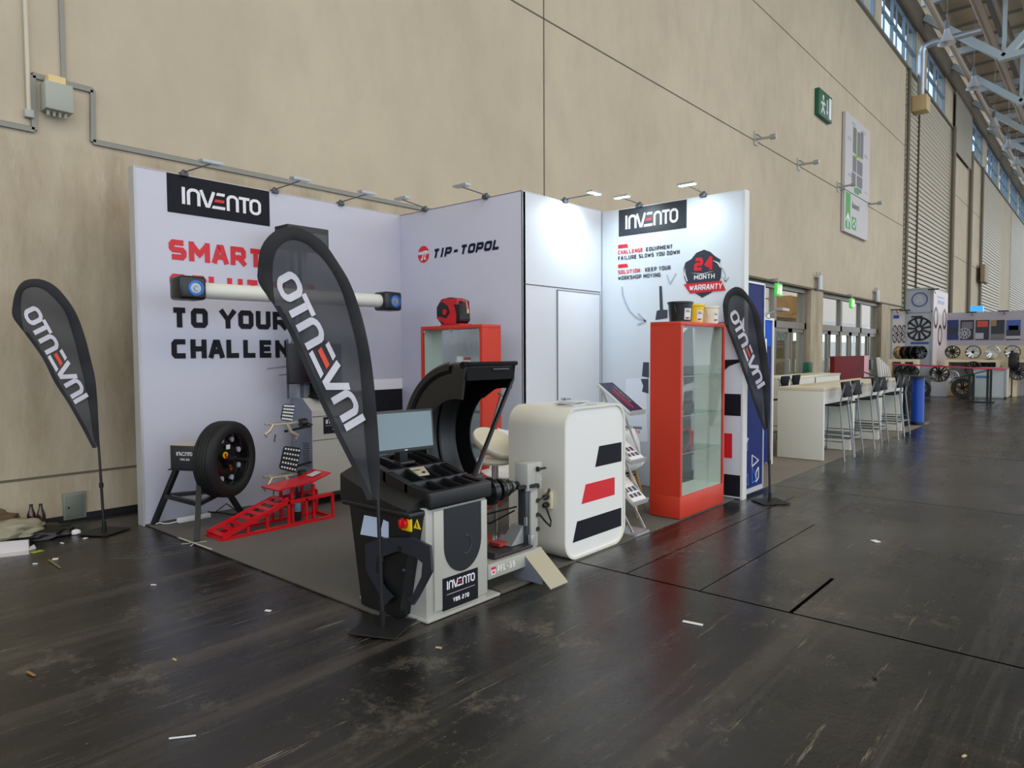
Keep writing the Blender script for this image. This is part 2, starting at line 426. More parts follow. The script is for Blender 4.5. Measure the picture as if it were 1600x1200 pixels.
# ================================================================== THE HALL
YW = 7.353
b = MB(); b.face([(-14, -30, 0), (120, -30, 0), (120, 26, 0), (-14, 26, 0)])
struct('floor', b, MATS['asphalt_floor'])
CON = MATS['concrete']
def rib_wall(x0, x1, z0, z1):
    b = MB(); st = .22; z = z0; prof = []
    while z < z1-.01:
        prof += [(YW-.0, z), (YW-.02, z+.03), (YW-.025, min(z+.15, z1)), (YW, min(z+.18, z1))]; z += st
    prof.append((YW, z1))
    for (y0, a), (y1, c) in zip(prof, prof[1:]): b.face([(x0, y0, a), (x1, y0, a), (x1, y1, c), (x0, y1, c)])
    b.box(x0, x1, YW, YW+.3, z0, z1); return b
b = MB(); b.box(-14.4, -14, -30, YW+.45, 0, 3.2); struct('added_wall_left', b, mat('added_wall', (190, 190, 192), .8))  # unseen low wall, added to cut the light coming from the left
# concrete wall: upper course all along, lower course left of the glazed doors, pillars between
def wallpiece(i, x0, x1, z0, z1, y1=YW+.45):
    b = MB(); b.box(x0, x1, YW, y1, z0, z1); o = struct('wall_back', b, CON); return o
wallpiece(0, -14, 35.15, 3.53, 14.12)
wallpiece(1, -14, 17.55, 0, 3.53)
wallpiece(2, 22.9, 24.1, 0, 3.53)
wallpiece(3, 31.7, 35.15, 0, 3.53)
wallpiece(4, 46.0, 58.9, 0, 14.12)
wallpiece(5, 68.9, 76, 0, 14.12)
clad = mat('ribbed_cladding', (186, 174, 152), .5, .2)
struct('wall_cladding', rib_wall(35.15, 46.0, 0, 14.1), clad)
struct('wall_cladding', rib_wall(58.9, 68.9, 0, 14.1), clad)
struct('wall_cladding', rib_wall(76, 120, 0, 14.1), clad)
b = MB(); b.box(-14, 120, YW-.1, YW+.5, 16.35, 17.5); struct('wall_eaves', b, mat('eaves_beam', (120, 108, 92), .7))
b = MB()
for x in (37.7, 53.9): b.box(x-.03, x+.03, YW-.09, YW, 0, 14.1)
struct('trim_1', b, mat('dark_joint', (84, 76, 66), .7))
# joints of the concrete panels: shallow dark grooves
b = MB()
gm = mat('joint_groove', (104, 94, 80), .9)
for z in (7.12, 10.67):
    b.box(-14, 35.1, YW-.006, YW+.01, z-.012, z+.012)
for x in (9.28,): b.box(x-.012, x+.012, YW-.006, YW+.01, 3.56, 14.1)
for z in (7.12, 10.67, 3.56): b.box(46, 58.8, YW-.006, YW+.01, z-.015, z+.015)
b.box(-14, 17.5, YW-.006, YW+.01, .43, .45)
b.box(17.5, 35.1, YW-.02, YW+.01, 3.50, 3.56)
struct('trim_2', b, gm)
b = MB(); b.box(-14, 17.5, YW-.02, YW+.01, 0, .055); struct('baseboard_back', b, mat('dark_skirting', (20, 19, 20), .6))
# --- steel channel with the step around the junction box
b = MB(); p = [(-14, 3.56), (1.94, 3.56), (1.94, 4.04), (2.422, 4.04), (2.41, 3.56), (17.4, 3.56)]
for (x0, z0), (x1, z1) in zip(p, p[1:]): b.bar((x0, YW-.012, z0), (x1, YW-.012, z1), .045, .028, (0, 1, 0)); 
struct('trim_3', b, mat('channel_grey', (132, 130, 122), .45, .4))
b = MB()
for (x0, z0), (x1, z1) in zip(p, p[1:]): b.bar((x0, YW-.008, z0+.018), (x1, YW-.008, z1+.018), .02, .014, (0, 1, 0))
struct('trim_4', b, mat('channel_gap', (60, 58, 54), .6))
t = thing('junction_box', 'grey metal junction box high on the concrete wall with yellow plate', 'electrical box', (2.1, YW, 3.7))
b = MB(); b.box(1.995, 2.215, YW-.16, YW, 3.74, 3.985, .008); make('housing', b, mat('box_grey', (168, 170, 158), .5), t)
b = MB(); b.box(2.03, 2.165, YW-.13, YW-.02, 3.985, 4.05); make('mounting_plate', b, mat('cream_yellow', (226, 200, 140), .6), t)
b = MB()
for i in range(4): b.cyl((2.03+i*.045, YW-.1, 3.745), (2.03+i*.045, YW-.09, 3.70), .014, n=8)
make('cable_gland', b, greymet, t)
b = MB(); b.tube([(1.9, YW-.03, 14.1), (1.9, YW-.03, 3.72)], .018); o = make('wall_pipe', b, mat('pvc_pipe', (206, 196, 176), .5)); tag(o, 'thin cream pipe running down the wall left of the junction box', 'pipe')
b = MB(); b.box(1.865, 1.935, YW-.05, YW, 3.655, 3.725, .006); o = make('pipe_socket', b, greymet); tag(o, 'small square metal socket at the lower end of the cream pipe', 'socket')
b = MB(); b.box(2.165, 2.205, YW-.02, YW, 4.05, 14.1); o = make('cable_duct', b, pipe_grey); tag(o, 'grey vertical cable duct above the junction box', 'cable duct')
t = thing('wall_hatch', 'small grey metal hatch low on the wall beside the beer bottles', 'hatch', (2.15, YW, .06))
b = MB(); b.box(2.06, 2.25, YW-.025, YW, .015, .265, .004); make('frame', b, mat('hatch_grey', (128, 130, 120), .5), t)
b = MB(); b.box(2.08, 2.228, YW-.034, YW-.02, .035, .24, .004); d = make('door', b, mat('hatch_door', (112, 116, 108), .45), t)
b = MB(); b.cyl((2.10, YW-.045, .13), (2.10, YW-.03, .13), .008, n=10); make('lock', b, black, d)
# downpipes
for x, r, lab in ((35.4, .07, 'thin downpipe at the end of the smooth concrete wall'), (46.3, .12, 'wide brown downpipe right of the first ribbed cladding'), (52.6, .12, 'dark downpipe on the wall beyond the ribbed cladding'),
                  (57.6, .1, 'slim double pipe further along the far wall')):
    b = MB(); b.tube([(x, YW-r-.03, 14.1), (x, YW-r-.03, .02)], r, 10); o = make('downpipe', b, mat('downpipe', (112, 104, 88), .5)); tag(o, lab, 'pipe')
b = MB(); b.box(56.6, 58.6, YW-.5, YW-.24, 6.2, 7.4, .03); o = make('wall_cabinet', b, mat('cab_beige', (150, 138, 110), .6)); tag(o, 'beige box mounted high on the far wall on slim pipes', 'box')

# --- clerestory windows
wf = mat('window_frame', (130, 146, 158), .4, .1); pane = glass('window_glass', (236, 246, 255), .1)
bays = [(-12.5, -6.9), (-6, .4), (1.3, 7.9), (8.7, 15.2), (16, 22.6), (23.3, 29.9), (30.8, 37.15), (39.5, 44.3), (53.4, 58.3), (60.2, 66.3), (67.3, 73.5), (74.5, 80.5), (81.5, 88), (89, 96), (97, 104), (105, 112)]
prev = -14
for i, (x0, x1) in enumerate(bays):
    fr = MB(); n = max(2, round((x1-x0)/2.1)); 
    for z in (14.12, 15.2, 16.28): fr.box(x0, x1, YW+.05, YW+.17, z, z+.1)
    for k in range(n+1):
        x = x0+(x1-x0)*k/n; fr.box(x-.05, x+.05, YW+.05, YW+.17, 14.12, 16.35)
        if k < n: fr.box(x+(x1-x0)/n*.38-.025, x+(x1-x0)/n*.38+.025, YW+.08, YW+.14, 14.12, 16.35)
    o = struct('window_%d' % (i+1), fr, wf)
    g = MB(); g.box(x0, x1, YW+.1, YW+.112, 14.12, 16.35); struct('pane', g, pane, o)
    b = MB(); b.box(prev, x0, YW, YW+.45, 14.12, 16.35); struct('wall_back', b, CON); prev = x1
b = MB(); b.box(prev, 120, YW, YW+.45, 14.12, 16.35); struct('wall_back', b, CON)
b = MB(); b.box(-14, 120, YW-.12, YW+.3, 14.06, 14.14); struct('trim_5', b, pipe_grey)

# --- roof: deck, purlins, trusses, pipes, ducts
b = MB(); b.box(-14, 120, -30, YW+.5, 18.6, 18.75)
struct('ceiling', b, steelroof)
b = MB()
for i in range(58):                                  # deck ribs across
    x = -6+i*2.15; b.box(x-.06, x+.06, -14, YW, 18.48, 18.6)
for y in (7.1, 5.0, 2.9, .8, -1.5, -4, -8): b.box(-14, 120, y-.12, y+.12, 18.1, 18.5)
struct('trim_6', b, mat('purlin', (150, 146, 138), .6))
for k in range(2, 10):
    x = 23.2+k*7.4
    t = thing('roof_truss', 'blue-grey steel roof truss with v-shaped struts, %s' % (('outside the left of the view', 'hidden beyond the wall top', 'nearest one seen above the windows', 'second one seen above the windows', 'third one seen above the windows')[k] if k < 5 else 'one of the small far ones along the roof'), 'roof truss', (x, 0, 14.4), 0, 'roof trusses')
    m = MB(); m.box(x-.12, x+.12, -20, YW, 17.75, 18.1); make('top_chord', m, strutm, t)
    m = MB(); m.bar((x, 7.2, 17.2), (x, 4.1, 14.5), .3, .36, (1, 0, 0)); make('strut', m, strutm, t)
    m = MB(); m.bar((x, 4.1, 14.5), (x, 1.0, 17.8), .3, .36, (1, 0, 0)); make('strut', m, strutm, t)
    m = MB(); m.bar((x, 4.3, 14.5), (x, -4, 14.9), .26, .34, (1, 0, 0)); make('bottom_chord', m, strutm, t)
    m = MB(); m.bar((x, 4.1, 14.5), (x, 4.1, 17.8), .16, .16, (1, 0, 0)); make('post', m, strutm, t)
for y, z, r, lab in ((6.35, 16.2, .13, 'brown service pipe under the roof nearest the windows'), (5.2, 17.3, .2, 'thick brown service pipe under the roof further from the windows'), (4.5, 17.6, .12, 'thin service pipe high under the roof deck'), (3.3, 17.2, .35, 'wide ventilation pipe at the right edge under the roof')):
    m = MB(); m.tube([(-5, y, z), (110, y, z)], r, 10); o = make('roof_pipe', m, mat('service_pipe', (178, 154, 134), .5, .1)); tag(o, lab, 'pipe')
m = MB(); m.tube([(36.4, 7.0, 13.1), (36.4, 7.0, 15.05), (36.4, 6.9, 15.28), (36.4, 6.6, 15.36), (36.4, 4.75, 15.36)], .15, 12)
o = make('ventilation_duct', m, ductm); tag(o, 'silver foil duct coming from the wall and bending below the roof', 'duct')
m = MB(); m.box(36.1, 36.9, 6.7, YW-.03, 12.4, 13.1, .05); o = make('duct_unit', m, mat('unit_tan', (206, 178, 128), .6)); tag(o, 'tan box at the lower end of the silver duct', 'ventilation unit')
m = MB(); m.box(46.6, 52.3, YW-.17, YW-.13, 12.9, 16.2); o = make('wall_panel', m, mat('panel_beige', (158, 150, 134), .6)); tag(o, 'flat beige panel closing the window bay beyond the second window', 'panel')
def bell(x, y, z, lab):
    t = thing('high_bay_lamp', lab, 'ceiling lamp', (0, 0, 0), 0, 'high bay lamps under the roof')
    m = MB(); m.lathe([(.01, .62), (.10, .58), (.12, .44), (.33, .0), (.34, -.01), (.32, .01), (.10, .42)], (0, 0, 0), n=24); make('shade', m, mat('lamp_alu', (228, 231, 238), .3, .35), t)
    m = MB(); m.cyl((0, 0, .58), (0, 0, .95), .09, n=16); make('ballast', m, mat('lamp_dark', (120, 124, 130), .4), t)
    m = MB(); m.cyl((0, 0, .95), (0, 0, 18.62-z), .012, n=6); make('cable', m, alu, t)
    t.location = (x, y, z); return t
for (px, py, yy), lab in zip(((1479, 68, 5.7), (1521, 138, 5.7), (1553, 200, 5.7), (1575, 232, 5.7), (1588, 258, 5.7)),
     ('silver bell-shaped lamp hanging in front of the foil duct', 'silver bell-shaped lamp hanging over the second truss strut', 'silver bell-shaped lamp, third from the left under the roof', 'silver bell-shaped lamp, fourth from the left under the roof', 'silver bell-shaped lamp, last and smallest at the right edge')):
    p = oY(px, py, yy); bell(p.x, p.y, p.z, lab)

# --- glazed doors, lintel band, exterior
dm = mat('door_frame_metal', (134, 124, 112), .45, .3); dg = glass('door_glass', (242, 248, 246), .12)
def doorset(i, x0, x1, leaves):
    YD = YW+.22; fr = MB()
    fr.box(x0, x1, YD-.08, YD+.08, 3.38, 3.53); fr.box(x0, x1, YD-.08, YD+.08, 2.25, 2.45); fr.box(x0, x0+.16, YD-.08, YD+.08, 0, 3.4); fr.box(x1-.16, x1, YD-.08, YD+.08, 0, 3.4)
    for k in range(1, leaves): 
        x = x0+(x1-x0)*k/leaves; fr.box(x-.1, x+.1, YD-.08, YD+.08, 0, 3.4)
    root = struct('door_%d' % i, fr, dm)
    g = MB(); g.box(x0+.1, x1-.1, YD-.008, YD+.008, 2.4, 3.4); struct('upper_glass', g, dg, root)
    for k in range(leaves*2):
        a = x0+(x1-x0)*k/(leaves*2)+.08; c = x0+(x1-x0)*(k+1)/(leaves*2)-.08; l = MB()
        l.box(a, a+.1, YD-.05, YD+.05, .02, 2.25); l.box(c-.1, c, YD-.05, YD+.05, .02, 2.25); l.box(a, c, YD-.05, YD+.05, .02, .2); l.box(a, c, YD-.05, YD+.05, 2.13, 2.25)
        lf = struct('leaf', l, dm, root); g = MB(); g.box(a+.1, c-.1, YD-.008, YD+.008, .2, 2.13); struct('glass', g, dg, root)
        h = MB(); hx = c-.16 if k % 2 == 0 else a+.16; h.tube([(hx, YD-.06, .9), (hx, YD-.12, .92), (hx, YD-.12, 1.3), (hx, YD-.06, 1.32)], .018); struct('handle', h, alu, root)
doorset(1, 17.55, 22.9, 2); doorset(2, 24.1, 31.7, 3)
def exitsign(px, py, lab):
    p = oY(px, py, YW-.35); x, z = p.x, p.z
    t = thing('exit_sign', lab, 'exit sign', (x, YW-.35, z-.15), 0, 'lit exit signs over the doors')
    gm_ = mat('exit_green', (70, 190, 70), .4, emit=.55)
    m = MB(); m.box(x-.2, x+.2, YW-.39, YW-.31, z-.17, z+.17, .01); make('light_box', m, gm_, t)
    m = MB(); y = YW-.394
    m.box(x+.02, x+.16, y, y+.004, z-.12, z+.12); m.sphere((x-.09, y+.002, z+.09), .03, (1, .08, 1)); m.bar((x-.09, y+.002, z+.06), (x-.11, y+.002, z-.03), .004, .045, (1, 0, 0))
    m.bar((x-.11, y+.002, z-.03), (x-.17, y+.002, z-.11), .004, .03, (1, 0, 0)); m.bar((x-.11, y+.002, z-.03), (x-.05, y+.002, z-.11), .004, .03, (1, 0, 0)); m.bar((x-.09, y+.002, z+.04), (x-.02, y+.002, z-.01), .004, .025, (1, 0, 0))
    make('pictogram', m, mat('exit_white', (225, 245, 190), .4, emit=.9), t)
    m = MB(); m.cyl((x, YW-.35, z+.17), (x, YW-.35, z+.3), .015, n=8); m.tube([(x, YW-.35, z+.3), (x, YW, z+.3)], .015, 6); make('bracket', m, alu, t)
exitsign(1216, 453, 'green lit running-man exit sign over the nearer glazed doors')
exitsign(1331, 474, 'green lit running-man exit sign over the farther glazed doors')
for px, lab in ((1279, 'slim wall lamp on the pillar between the door openings'), (1369, 'slim wall lamp right of the farther glazed doors')):
    p = oY(px, 441 if px < 1300 else 462, YW-.1)
    t = thing('wall_lamp', lab, 'wall lamp', (p.x, YW-.1, p.z-.25), 0, 'slim wall lamps'); m = MB(); m.cyl((p.x, YW-.13, p.z-.24), (p.x, YW-.13, p.z+.2), .09, n=14); make('body', m, alu, t)
    m = MB(); m.cyl((p.x-.14, YW-.1, p.z+.2), (p.x-.14, YW-.1, p.z+.32), .03, n=8); m.cyl((p.x+.14, YW-.1, p.z+.2), (p.x+.14, YW-.1, p.z+.32), .03, n=8); m.box(p.x-.16, p.x+.16, YW-.13, YW, p.z+.14, p.z+.2); make('bracket', m, greymet, t)
for px, py, lab in ((1262, 576, 'green box on the wall right of the nearer doors'), (1358, 570, 'green box on the wall right of the farther doors')):
    p = oY(px, py, YW-.1); m = MB(); m.box(p.x-.16, p.x+.16, YW-.2, YW, p.z-.2, p.z+.2, .02); o = make('call_box', m, mat('dark_green', (20, 92, 56), .5)); tag(o, lab, 'call box')
# wall arms with small heads
for k, (a, bq, lab) in enumerate((((1180, 218), (1210, 213), 'thin lamp arm on the wall, leftmost of four'), ((1247, 258), (1277, 253), 'thin lamp arm on the wall, second of four'), ((1309, 293), (1335, 288), 'thin lamp arm at the left edge of the map board'), ((1352, 320), (1376, 317), 'thin lamp arm at the right edge of the map board'))):
    p = oY(*a, YW); q = oX(*bq, p.x)
    t = thing('bracket_lamp', lab, 'lamp', (p.x, YW, p.z), 0, 'thin lamp arms on the hall wall')
    m = MB(); m.tube([(p.x, YW, p.z), (p.x, q.y, q.z)], .035, 8); m.tube([(p.x, YW, p.z+.16), (p.x, (YW*1.2+q.y*.8)/2, (p.z+q.z)/2)], .02, 6); make('arm', m, alu, t)
    m = MB(); m.cyl((p.x, q.y-.05, q.z), (p.x, q.y+.1, q.z), .07, n=10); make('head', m, alu, t)
    m = MB(); m.box(p.x-.1, p.x+.1, YW-.03, YW, p.z-.15, p.z+.2); make('wall_plate', m, greymet, t)
# evacuation sign
t = thing('emergency_sign', 'green emergency exit sign with running man high on the wall', 'sign', (23.6, YW, 9.1))
m = MB(); m.box(22.96, 24.26, YW-.14, YW, 8.98, 9.80, .01); make('panel', m, mat('sign_green', (18, 92, 62), .5), t)
m = MB(); y = YW-.146; m.box(23.93, 24.18, y, y+.004, 9.06, 9.72); m.sphere((23.36, y+.003, 9.6), .07, (1, .05, 1)); m.bar((23.36, y+.002, 9.52), (23.32, y+.002, 9.3), .004, .12, (1, 0, 0)); m.bar((23.32, y+.002, 9.3), (23.2, y+.002, 9.08), .004, .07, (1, 0, 0))
m.bar((23.32, y+.002, 9.3), (23.5, y+.002, 9.1), .004, .07, (1, 0, 0)); m.bar((23.34, y+.002, 9.48), (23.55, y+.002, 9.38), .004, .06, (1, 0, 0)); m.bar((23.34, y+.002, 9.48), (23.14, y+.002, 9.36), .004, .06, (1, 0, 0))
m.bar((23.75, y+.002, 9.6), (23.75, y+.002, 9.2), .004, .06, (1, 0, 0)); m.prism([(23.66, y, 9.25), (23.84, y, 9.25), (23.75, y, 9.1)], (0, .004, 0)); make('pictogram', m, whitep, t)
# hall map board and direction board
def txt3(s, o, ux, uz, h, m, parent, name='lettering'):
    cu = bpy.data.curves.new('t', 'FONT'); cu.body = s; cu.size = h/.7; cu.offset = .0; cu.extrude = 0
    ob = bpy.data.objects.new('t', cu); C.objects.link(ob); dg_ = bpy.context.evaluated_depsgraph_get(); me = bpy.data.meshes.new_from_object(ob.evaluated_get(dg_))
    bm_ = MB(); bm_.bm.from_mesh(me); bpy.data.objects.remove(ob); bpy.data.meshes.remove(me)
    o, ux, uz = V(o), V(ux), V(uz)
    for v in bm_.bm.verts: v.co = o+ux*v.co.x+uz*v.co.y
    return make(name, bm_, m, parent)
t = thing('map_board', 'tall white board with the hall plan in grey blocks', 'notice board', (27.3, YW, 7.0))
m = MB(); m.box(25.85, 28.98, YW-.12, YW-.02, 7.16, 9.82); make('panel', m, mat('board_white', (196, 192, 194), .55), t)
m = MB(); y = YW-.124
for (a, c, z0, z1) in ((26.75, 27.15, 8.6, 9.5), (27.3, 27.65, 8.55, 9.45), (27.7, 28.05, 8.6, 9.55), (26.75, 27.2, 7.95, 8.5), (27.3, 28.0, 7.95, 8.45), (26.65, 27.15, 7.55, 7.9), (27.3, 28.0, 7.5, 7.9), (27.25, 27.9, 7.32, 7.46)):
    m.box(a, c, y, y+.003, z0, z1)
make('plan_blocks', m, mat('plan_grey', (104, 104, 112), .5), t)
m = MB(); m.box(27.18, 27.26, y-.001, y+.003, 8.4, 9.5); m.box(26.9, 27.9, y-.001, y+.003, 8.5, 8.57); make('plan_route', m, mat('plan_lime', (170, 196, 96), .5), t)
m = MB(); m.box(27.0, 27.6, y-.002, y+.003, 7.22, 7.42); make('plan_highlight', m, green, t)
m = MB()
for (a, z) in ((26.6, 9.6), (26.6, 9.54), (27.9, 9.6), (27.9, 9.54), (26.1, 9.0), (26.1, 8.94), (28.2, 8.8), (28.2, 8.74), (26.2, 7.75), (26.2, 7.69), (28.3, 7.45)): m.box(a, a+.45, y, y+.003, z, z+.03)
make('small_print', m, greyp, t)
t = thing('direction_board', 'white board with green arrow, first-aid cross and Boulevard lettering', 'sign', (27.3, YW, 5.6))
m = MB(); m.box(25.85, 28.85, YW-.12, YW-.02, 5.72, 7.13); make('panel', m, MATS['board_white'], t)
m = MB(); m.box(26.0, 26.55, y, y+.003, 5.85, 7.1); m.box(26.75, 27.3, y, y+.003, 5.9, 6.35); make('green_field', m, mat('arrow_green', (44, 158, 60), .5), t)
m = MB(); y2 = y-.002; m.bar((26.28, y2, 5.9), (26.28, y2, 6.3), .003, .08, (1, 0, 0)); m.prism([(26.05, y2, 6.18), (26.28, y2, 6.42), (26.51, y2, 6.18), (26.51, y2, 6.08), (26.28, y2, 6.3), (26.05, y2, 6.08)], (0, .002, 0))
m.box(26.96, 27.09, y2, y2+.002, 5.98, 6.27); m.box(26.85, 27.2, y2, y2+.002, 6.07, 6.18); make('symbols', m, whitep, t)
txt3('Boulevard', (26.75, y, 6.65), (.62, 0, 0), (0, 0, .9), .26, ink, t)

# exterior beyond the doors
b = MB(); b.box(15, 80, 15, 15.4, 0, 2.2); o = make('garden_wall', b, mat('tan_stone', (214, 194, 164), .8)); tag(o, 'tan wall outside beyond the glazed doors', 'wall')
t = thing('outdoor_canopy', 'orange canopy outside seen through the upper door glass', 'canopy', (36, 15, 0))
b = MB(); b.prism([(24, 12.5, 3.25), (56, 12.5, 3.25), (56, 12.5, 4.7), (24, 12.5, 4.7)], (0, 2, 0)); make('fabric', b, mat('orange_fabric', (238, 168, 62), .7), t)
for x in (25, 33, 41, 49):
    b = MB(); b.cyl((x, 13, 0), (x, 13, 3.3), .07, n=10); make('post', b, alu, t)
b = MB(); b.box(18, 33, 22, 25.5, 0, 5.2); o = make('pale_building', b, mat('pale_render', (214, 214, 206), .7)); tag(o, 'pale low building outside behind the orange canopy', 'building')
b = MB(); b.box(42, 58, 20, 25.5, 0, 7); o = make('glass_building', b, mat('teal_building', (96, 122, 124), .3)); tag(o, 'blue-green building outside behind the farther doors', 'building')
def tree(x, y, h, r, lab, seed):
    rnd = random.Random(seed); t = thing('street_tree', lab, 'tree', (x, y, 0), 0, 'trees outside')
    m = MB(); m.tube([(x, y, 0), (x+.1, y, h*.4), (x, y+.1, h*.7)], [.18, .14, .06], 8)
    for k in range(6):
        a = k*1.05; m.tube([(x, y, h*.45+k*.15), (x+math.cos(a)*r*.6, y+math.sin(a)*r*.6, h*.7)], [.06, .02], 6)
    make('trunk', m, mat('bark', (92, 76, 60), .9), t)
    m = MB()
    for k in range(900):
        a, c = rnd.uniform(0, 2*PI), rnd.uniform(-1, 1); rr = r*rnd.uniform(.5, 1); s_ = math.sqrt(1-c*c)
        p = V((x+math.cos(a)*s_*rr, y+math.sin(a)*s_*rr, h*.78+c*rr*.8)); q = V((rnd.uniform(-1, 1), rnd.uniform(-1, 1), rnd.uniform(-1, 1))).normalized(); u = q.orthogonal().normalized()*.22; v2 = q.cross(u).normalized()*.13
        m.face([p-u, p-v2, p+u, p+v2])
    make('foliage', m, mat('leaf', (74, 104, 52), .7), t, smooth=0)
tree(21, 10.6, 6.2, 2.0, 'leafy green tree outside the nearer doors', 3)
tree(36.5, 17.8, 6.5, 2.2, 'leafy green tree outside behind the farther doors', 5)
# ================================================================== THE BOOTH
b = MB(); b.box(2.505, 7.0, 2.985, 6.6, 0, .006); o = make('booth_carpet', b, MATS['booth_carpet']); tag(o, 'dark grey carpet covering the floor of the stand', 'carpet')
b = MB(); b.box(7.02, 17.2, 2.985, 7.3, 0, .005); o = make('aisle_carpet', b, MATS['grey_carpet']); tag(o, 'paler grey carpet under the white bar tables', 'carpet')
b = MB(); b.tube([(2.5, 2.98+i*.2, .007) for i in range(19)], .004, 5); o = make('carpet_tape', b, mat('edge_tape', (60, 54, 46), .6)); tag(o, 'thin dark tape along the left edge of the stand carpet', 'tape')

YA, XB, YC, XD = 6.592, 5.507, 4.659, 6.978; HT = 3.215
A = lambda px, py, d=.003: oY(px, py, YA-d)
# ---- left wall with slogan
t = thing('exhibition_wall', 'long white printed wall with the SMART SOLUTIONS slogan', 'partition wall', (4.0, YA, 0))
b = MB(); b.box(2.49, XB+.06, YA, YA+.11, .012, HT, .003); make('fabric_panel', b, lilac, t)
b = MB(); b.box(2.478, 2.492, YA-.004, YA+.116, 0, HT+.008); b.box(2.49, XB+.05, YA-.003, YA+.114, HT, HT+.008); make('frame', b, mat('frame_light', (190, 188, 186), .45, .2), t)
b = MB(); b.box(2.764, 3.783, YA-.004, YA, 2.86, HT); make('banner', b, ink, t, label='black rectangle behind the maker name')
b, r = MB(), MB(); logo(b, r, aff((2.895, YA-.0065, 2.965), (.0236, 0, 0), (0, 0, .0215))); make('logo_lettering', b, whitep, t); make('logo_bar', r, redp, t)
b = MB()
text(b, 'SMART', (2.765, YA-.004, 2.428), (1, 0, 0), (0, 0, 1), .185, .183, .88, .275)
text(b, 'SOLUTIONS', (2.765, YA-.004, 2.113), (1, 0, 0), (0, 0, 1), .185, .183, .88, .275); make('red_lettering', b, redp, t)
b = MB()
text(b, 'TO YOUR', (2.765, YA-.004, 1.803), (1, 0, 0), (0, 0, 1), .185, .187, .86, .275)
text(b, 'CHALLENGES', (2.765, YA-.004, 1.513), (1, 0, 0), (0, 0, 1), .180, .175, .88, .275); make('black_lettering', b, ink, t)
b = MB(); b.bar((3.72, YA-.003, 1.40), (4.1, YA-.003, 1.44), .004, .012, (0, 0, 1)); b.bar((3.85, YA-.003, 1.33), (4.2, YA-.003, 1.37), .004, .012, (0, 0, 1)); make('pencil_strokes', b, greyp, t)
b = MB(); b.prism([(4.55, YA-.004, .86), (XB, YA-.004, .86), (XB, YA-.004, 1.12), (4.65, YA-.004, 1.12)], (0, .003, 0)); b.prism([(4.35, YA-.004, .05), (XB, YA-.004, .05), (XB, YA-.004, .3), (4.45, YA-.004, .3)], (0, .003, 0)); make('black_stripe', b, ink, t)
b = MB(); b.prism([(4.45, YA-.004, .45), (5.25, YA-.004, .45), (5.25, YA-.004, .7), (4.55, YA-.004, .7)], (0, .003, 0)); make('red_stripe', b, redp, t)
b = MB(); b.prism([(3.0, YA-.002, 0.02), (5.506, YA-.002, .02), (5.506, YA-.002, .85), (5.506, YA-.002, 1.25), (4.3, YA-.002, 1.25)], (0, .0015, 0)) if 0 else b.box(4.5, XB, YA-.0035, YA-.001, 1.12, 1.245); make('white_stripe', b, whitep, t)

# ---- side wall with red circle logo
t = thing('exhibition_wall', 'lilac-white wall with the round red logo and TIP-TOPOL lettering', 'partition wall', (XB, 5.6, 0))
b = MB(); b.box(XB, XB+.06, YC, YA, .012, HT, .002); make('fabric_panel', b, lilac, t)
b = MB(); b.box(XB-.003, XB+.003, YC-.004, YC+.004, 0, HT+.004); b.box(XB-.003, XB+.06, YC, YA, HT, HT+.006); make('frame', b, mat('frame_dark_edge', (120, 118, 122), .45, .3), t)
fB = lambda u, v: V((XB-.004, 6.272-.0, 0))
b = MB(); cy, cz, R_ = 6.172, 2.712, .098
def arc(a0, a1, r, n=24): return [(cy-r*math.cos(a0+(a1-a0)*i/n), cz+r*math.sin(a0+(a1-a0)*i/n)) for i in range(n+1)]
dh = math.radians(22)
b.face([(XB-.004, y, z) for y, z in arc(dh, PI-dh, R_)])
b.face([(XB-.004, y, z) for y, z in arc(PI+math.radians(2), 2*PI-math.radians(2), R_)]); make('logo_disc', b, redp, t)
b = MB(); px_ = lambda u, v: V((XB-.006, cy-u, cz+v))
for st in ([(-.075, .012), (.005, .012), (-.02, -.06), (-.045, -.06)], [(.0, .03), (.055, .03), (.075, .012)], [(.045, .02), (.02, -.055), (.045, -.055)], ): stroke(b, st, .018, px_)
make('logo_letters', b, whitep, t)
b = MB(); text(b, 'T!P-TOPOL', (XB-.004, 6.02, 2.650), (0, -1, 0), (0, 0, 1), .104, .124, .86, .29, slant=.3); make('navy_lettering', b, navy, t)

# ---- storage front with door
t = thing('storage_wall', 'white storage cabin wall with a narrow door', 'partition wall', (6.2, YC, 0))
b = MB(); b.box(XB+.004, XD, YC, YC+.05, .01, HT); make('wall_panel', b, mat('panel_white', (218, 219, 226), .5), t)
b = MB(); b.box(XB+.002, XB+.010, YC-.012, YC+.01, 0, HT+.004); b.box(XD-.008, XD, YC-.012, YC+.01, 0, HT+.004); b.box(XB, XD, YC-.002, YC+.05, HT, HT+.01); make('frame', b, alu, t)
b = MB(); b.box(XB+.03, XD-.03, YC-.004, YC, 2.262, 2.270); make('panel_joint', b, mat('seam_dark', (70, 68, 70), .6), t)
b = MB(); b.box(6.10, 6.925, YC-.012, YC+.01, .01, 2.235, .002); d = make('door', b, MATS['panel_white'], t)
b = MB()
for q in ((6.094, 6.104, .01, 2.24), (6.922, 6.93, .01, 2.24)): b.box(q[0], q[1], YC-.015, YC, q[2], q[3])
b.box(6.094, 6.93, YC-.015, YC, 2.235, 2.243); make('door_gap', b, mat('gap_grey', (130, 132, 140), .6), d)
b = MB(); b.cyl((6.17, YC-.05, 1.03), (6.17, YC, 1.03), .02, n=12); b.bar((6.17, YC-.05, 1.03), (6.28, YC-.05, 1.03), .015, .02); make('handle', b, chrome, d)
b = MB(); b.box(XB+.06, XD, YC+.05, YC+.09, 3.0, 3.04); make('roof_rail', b, alu, t)

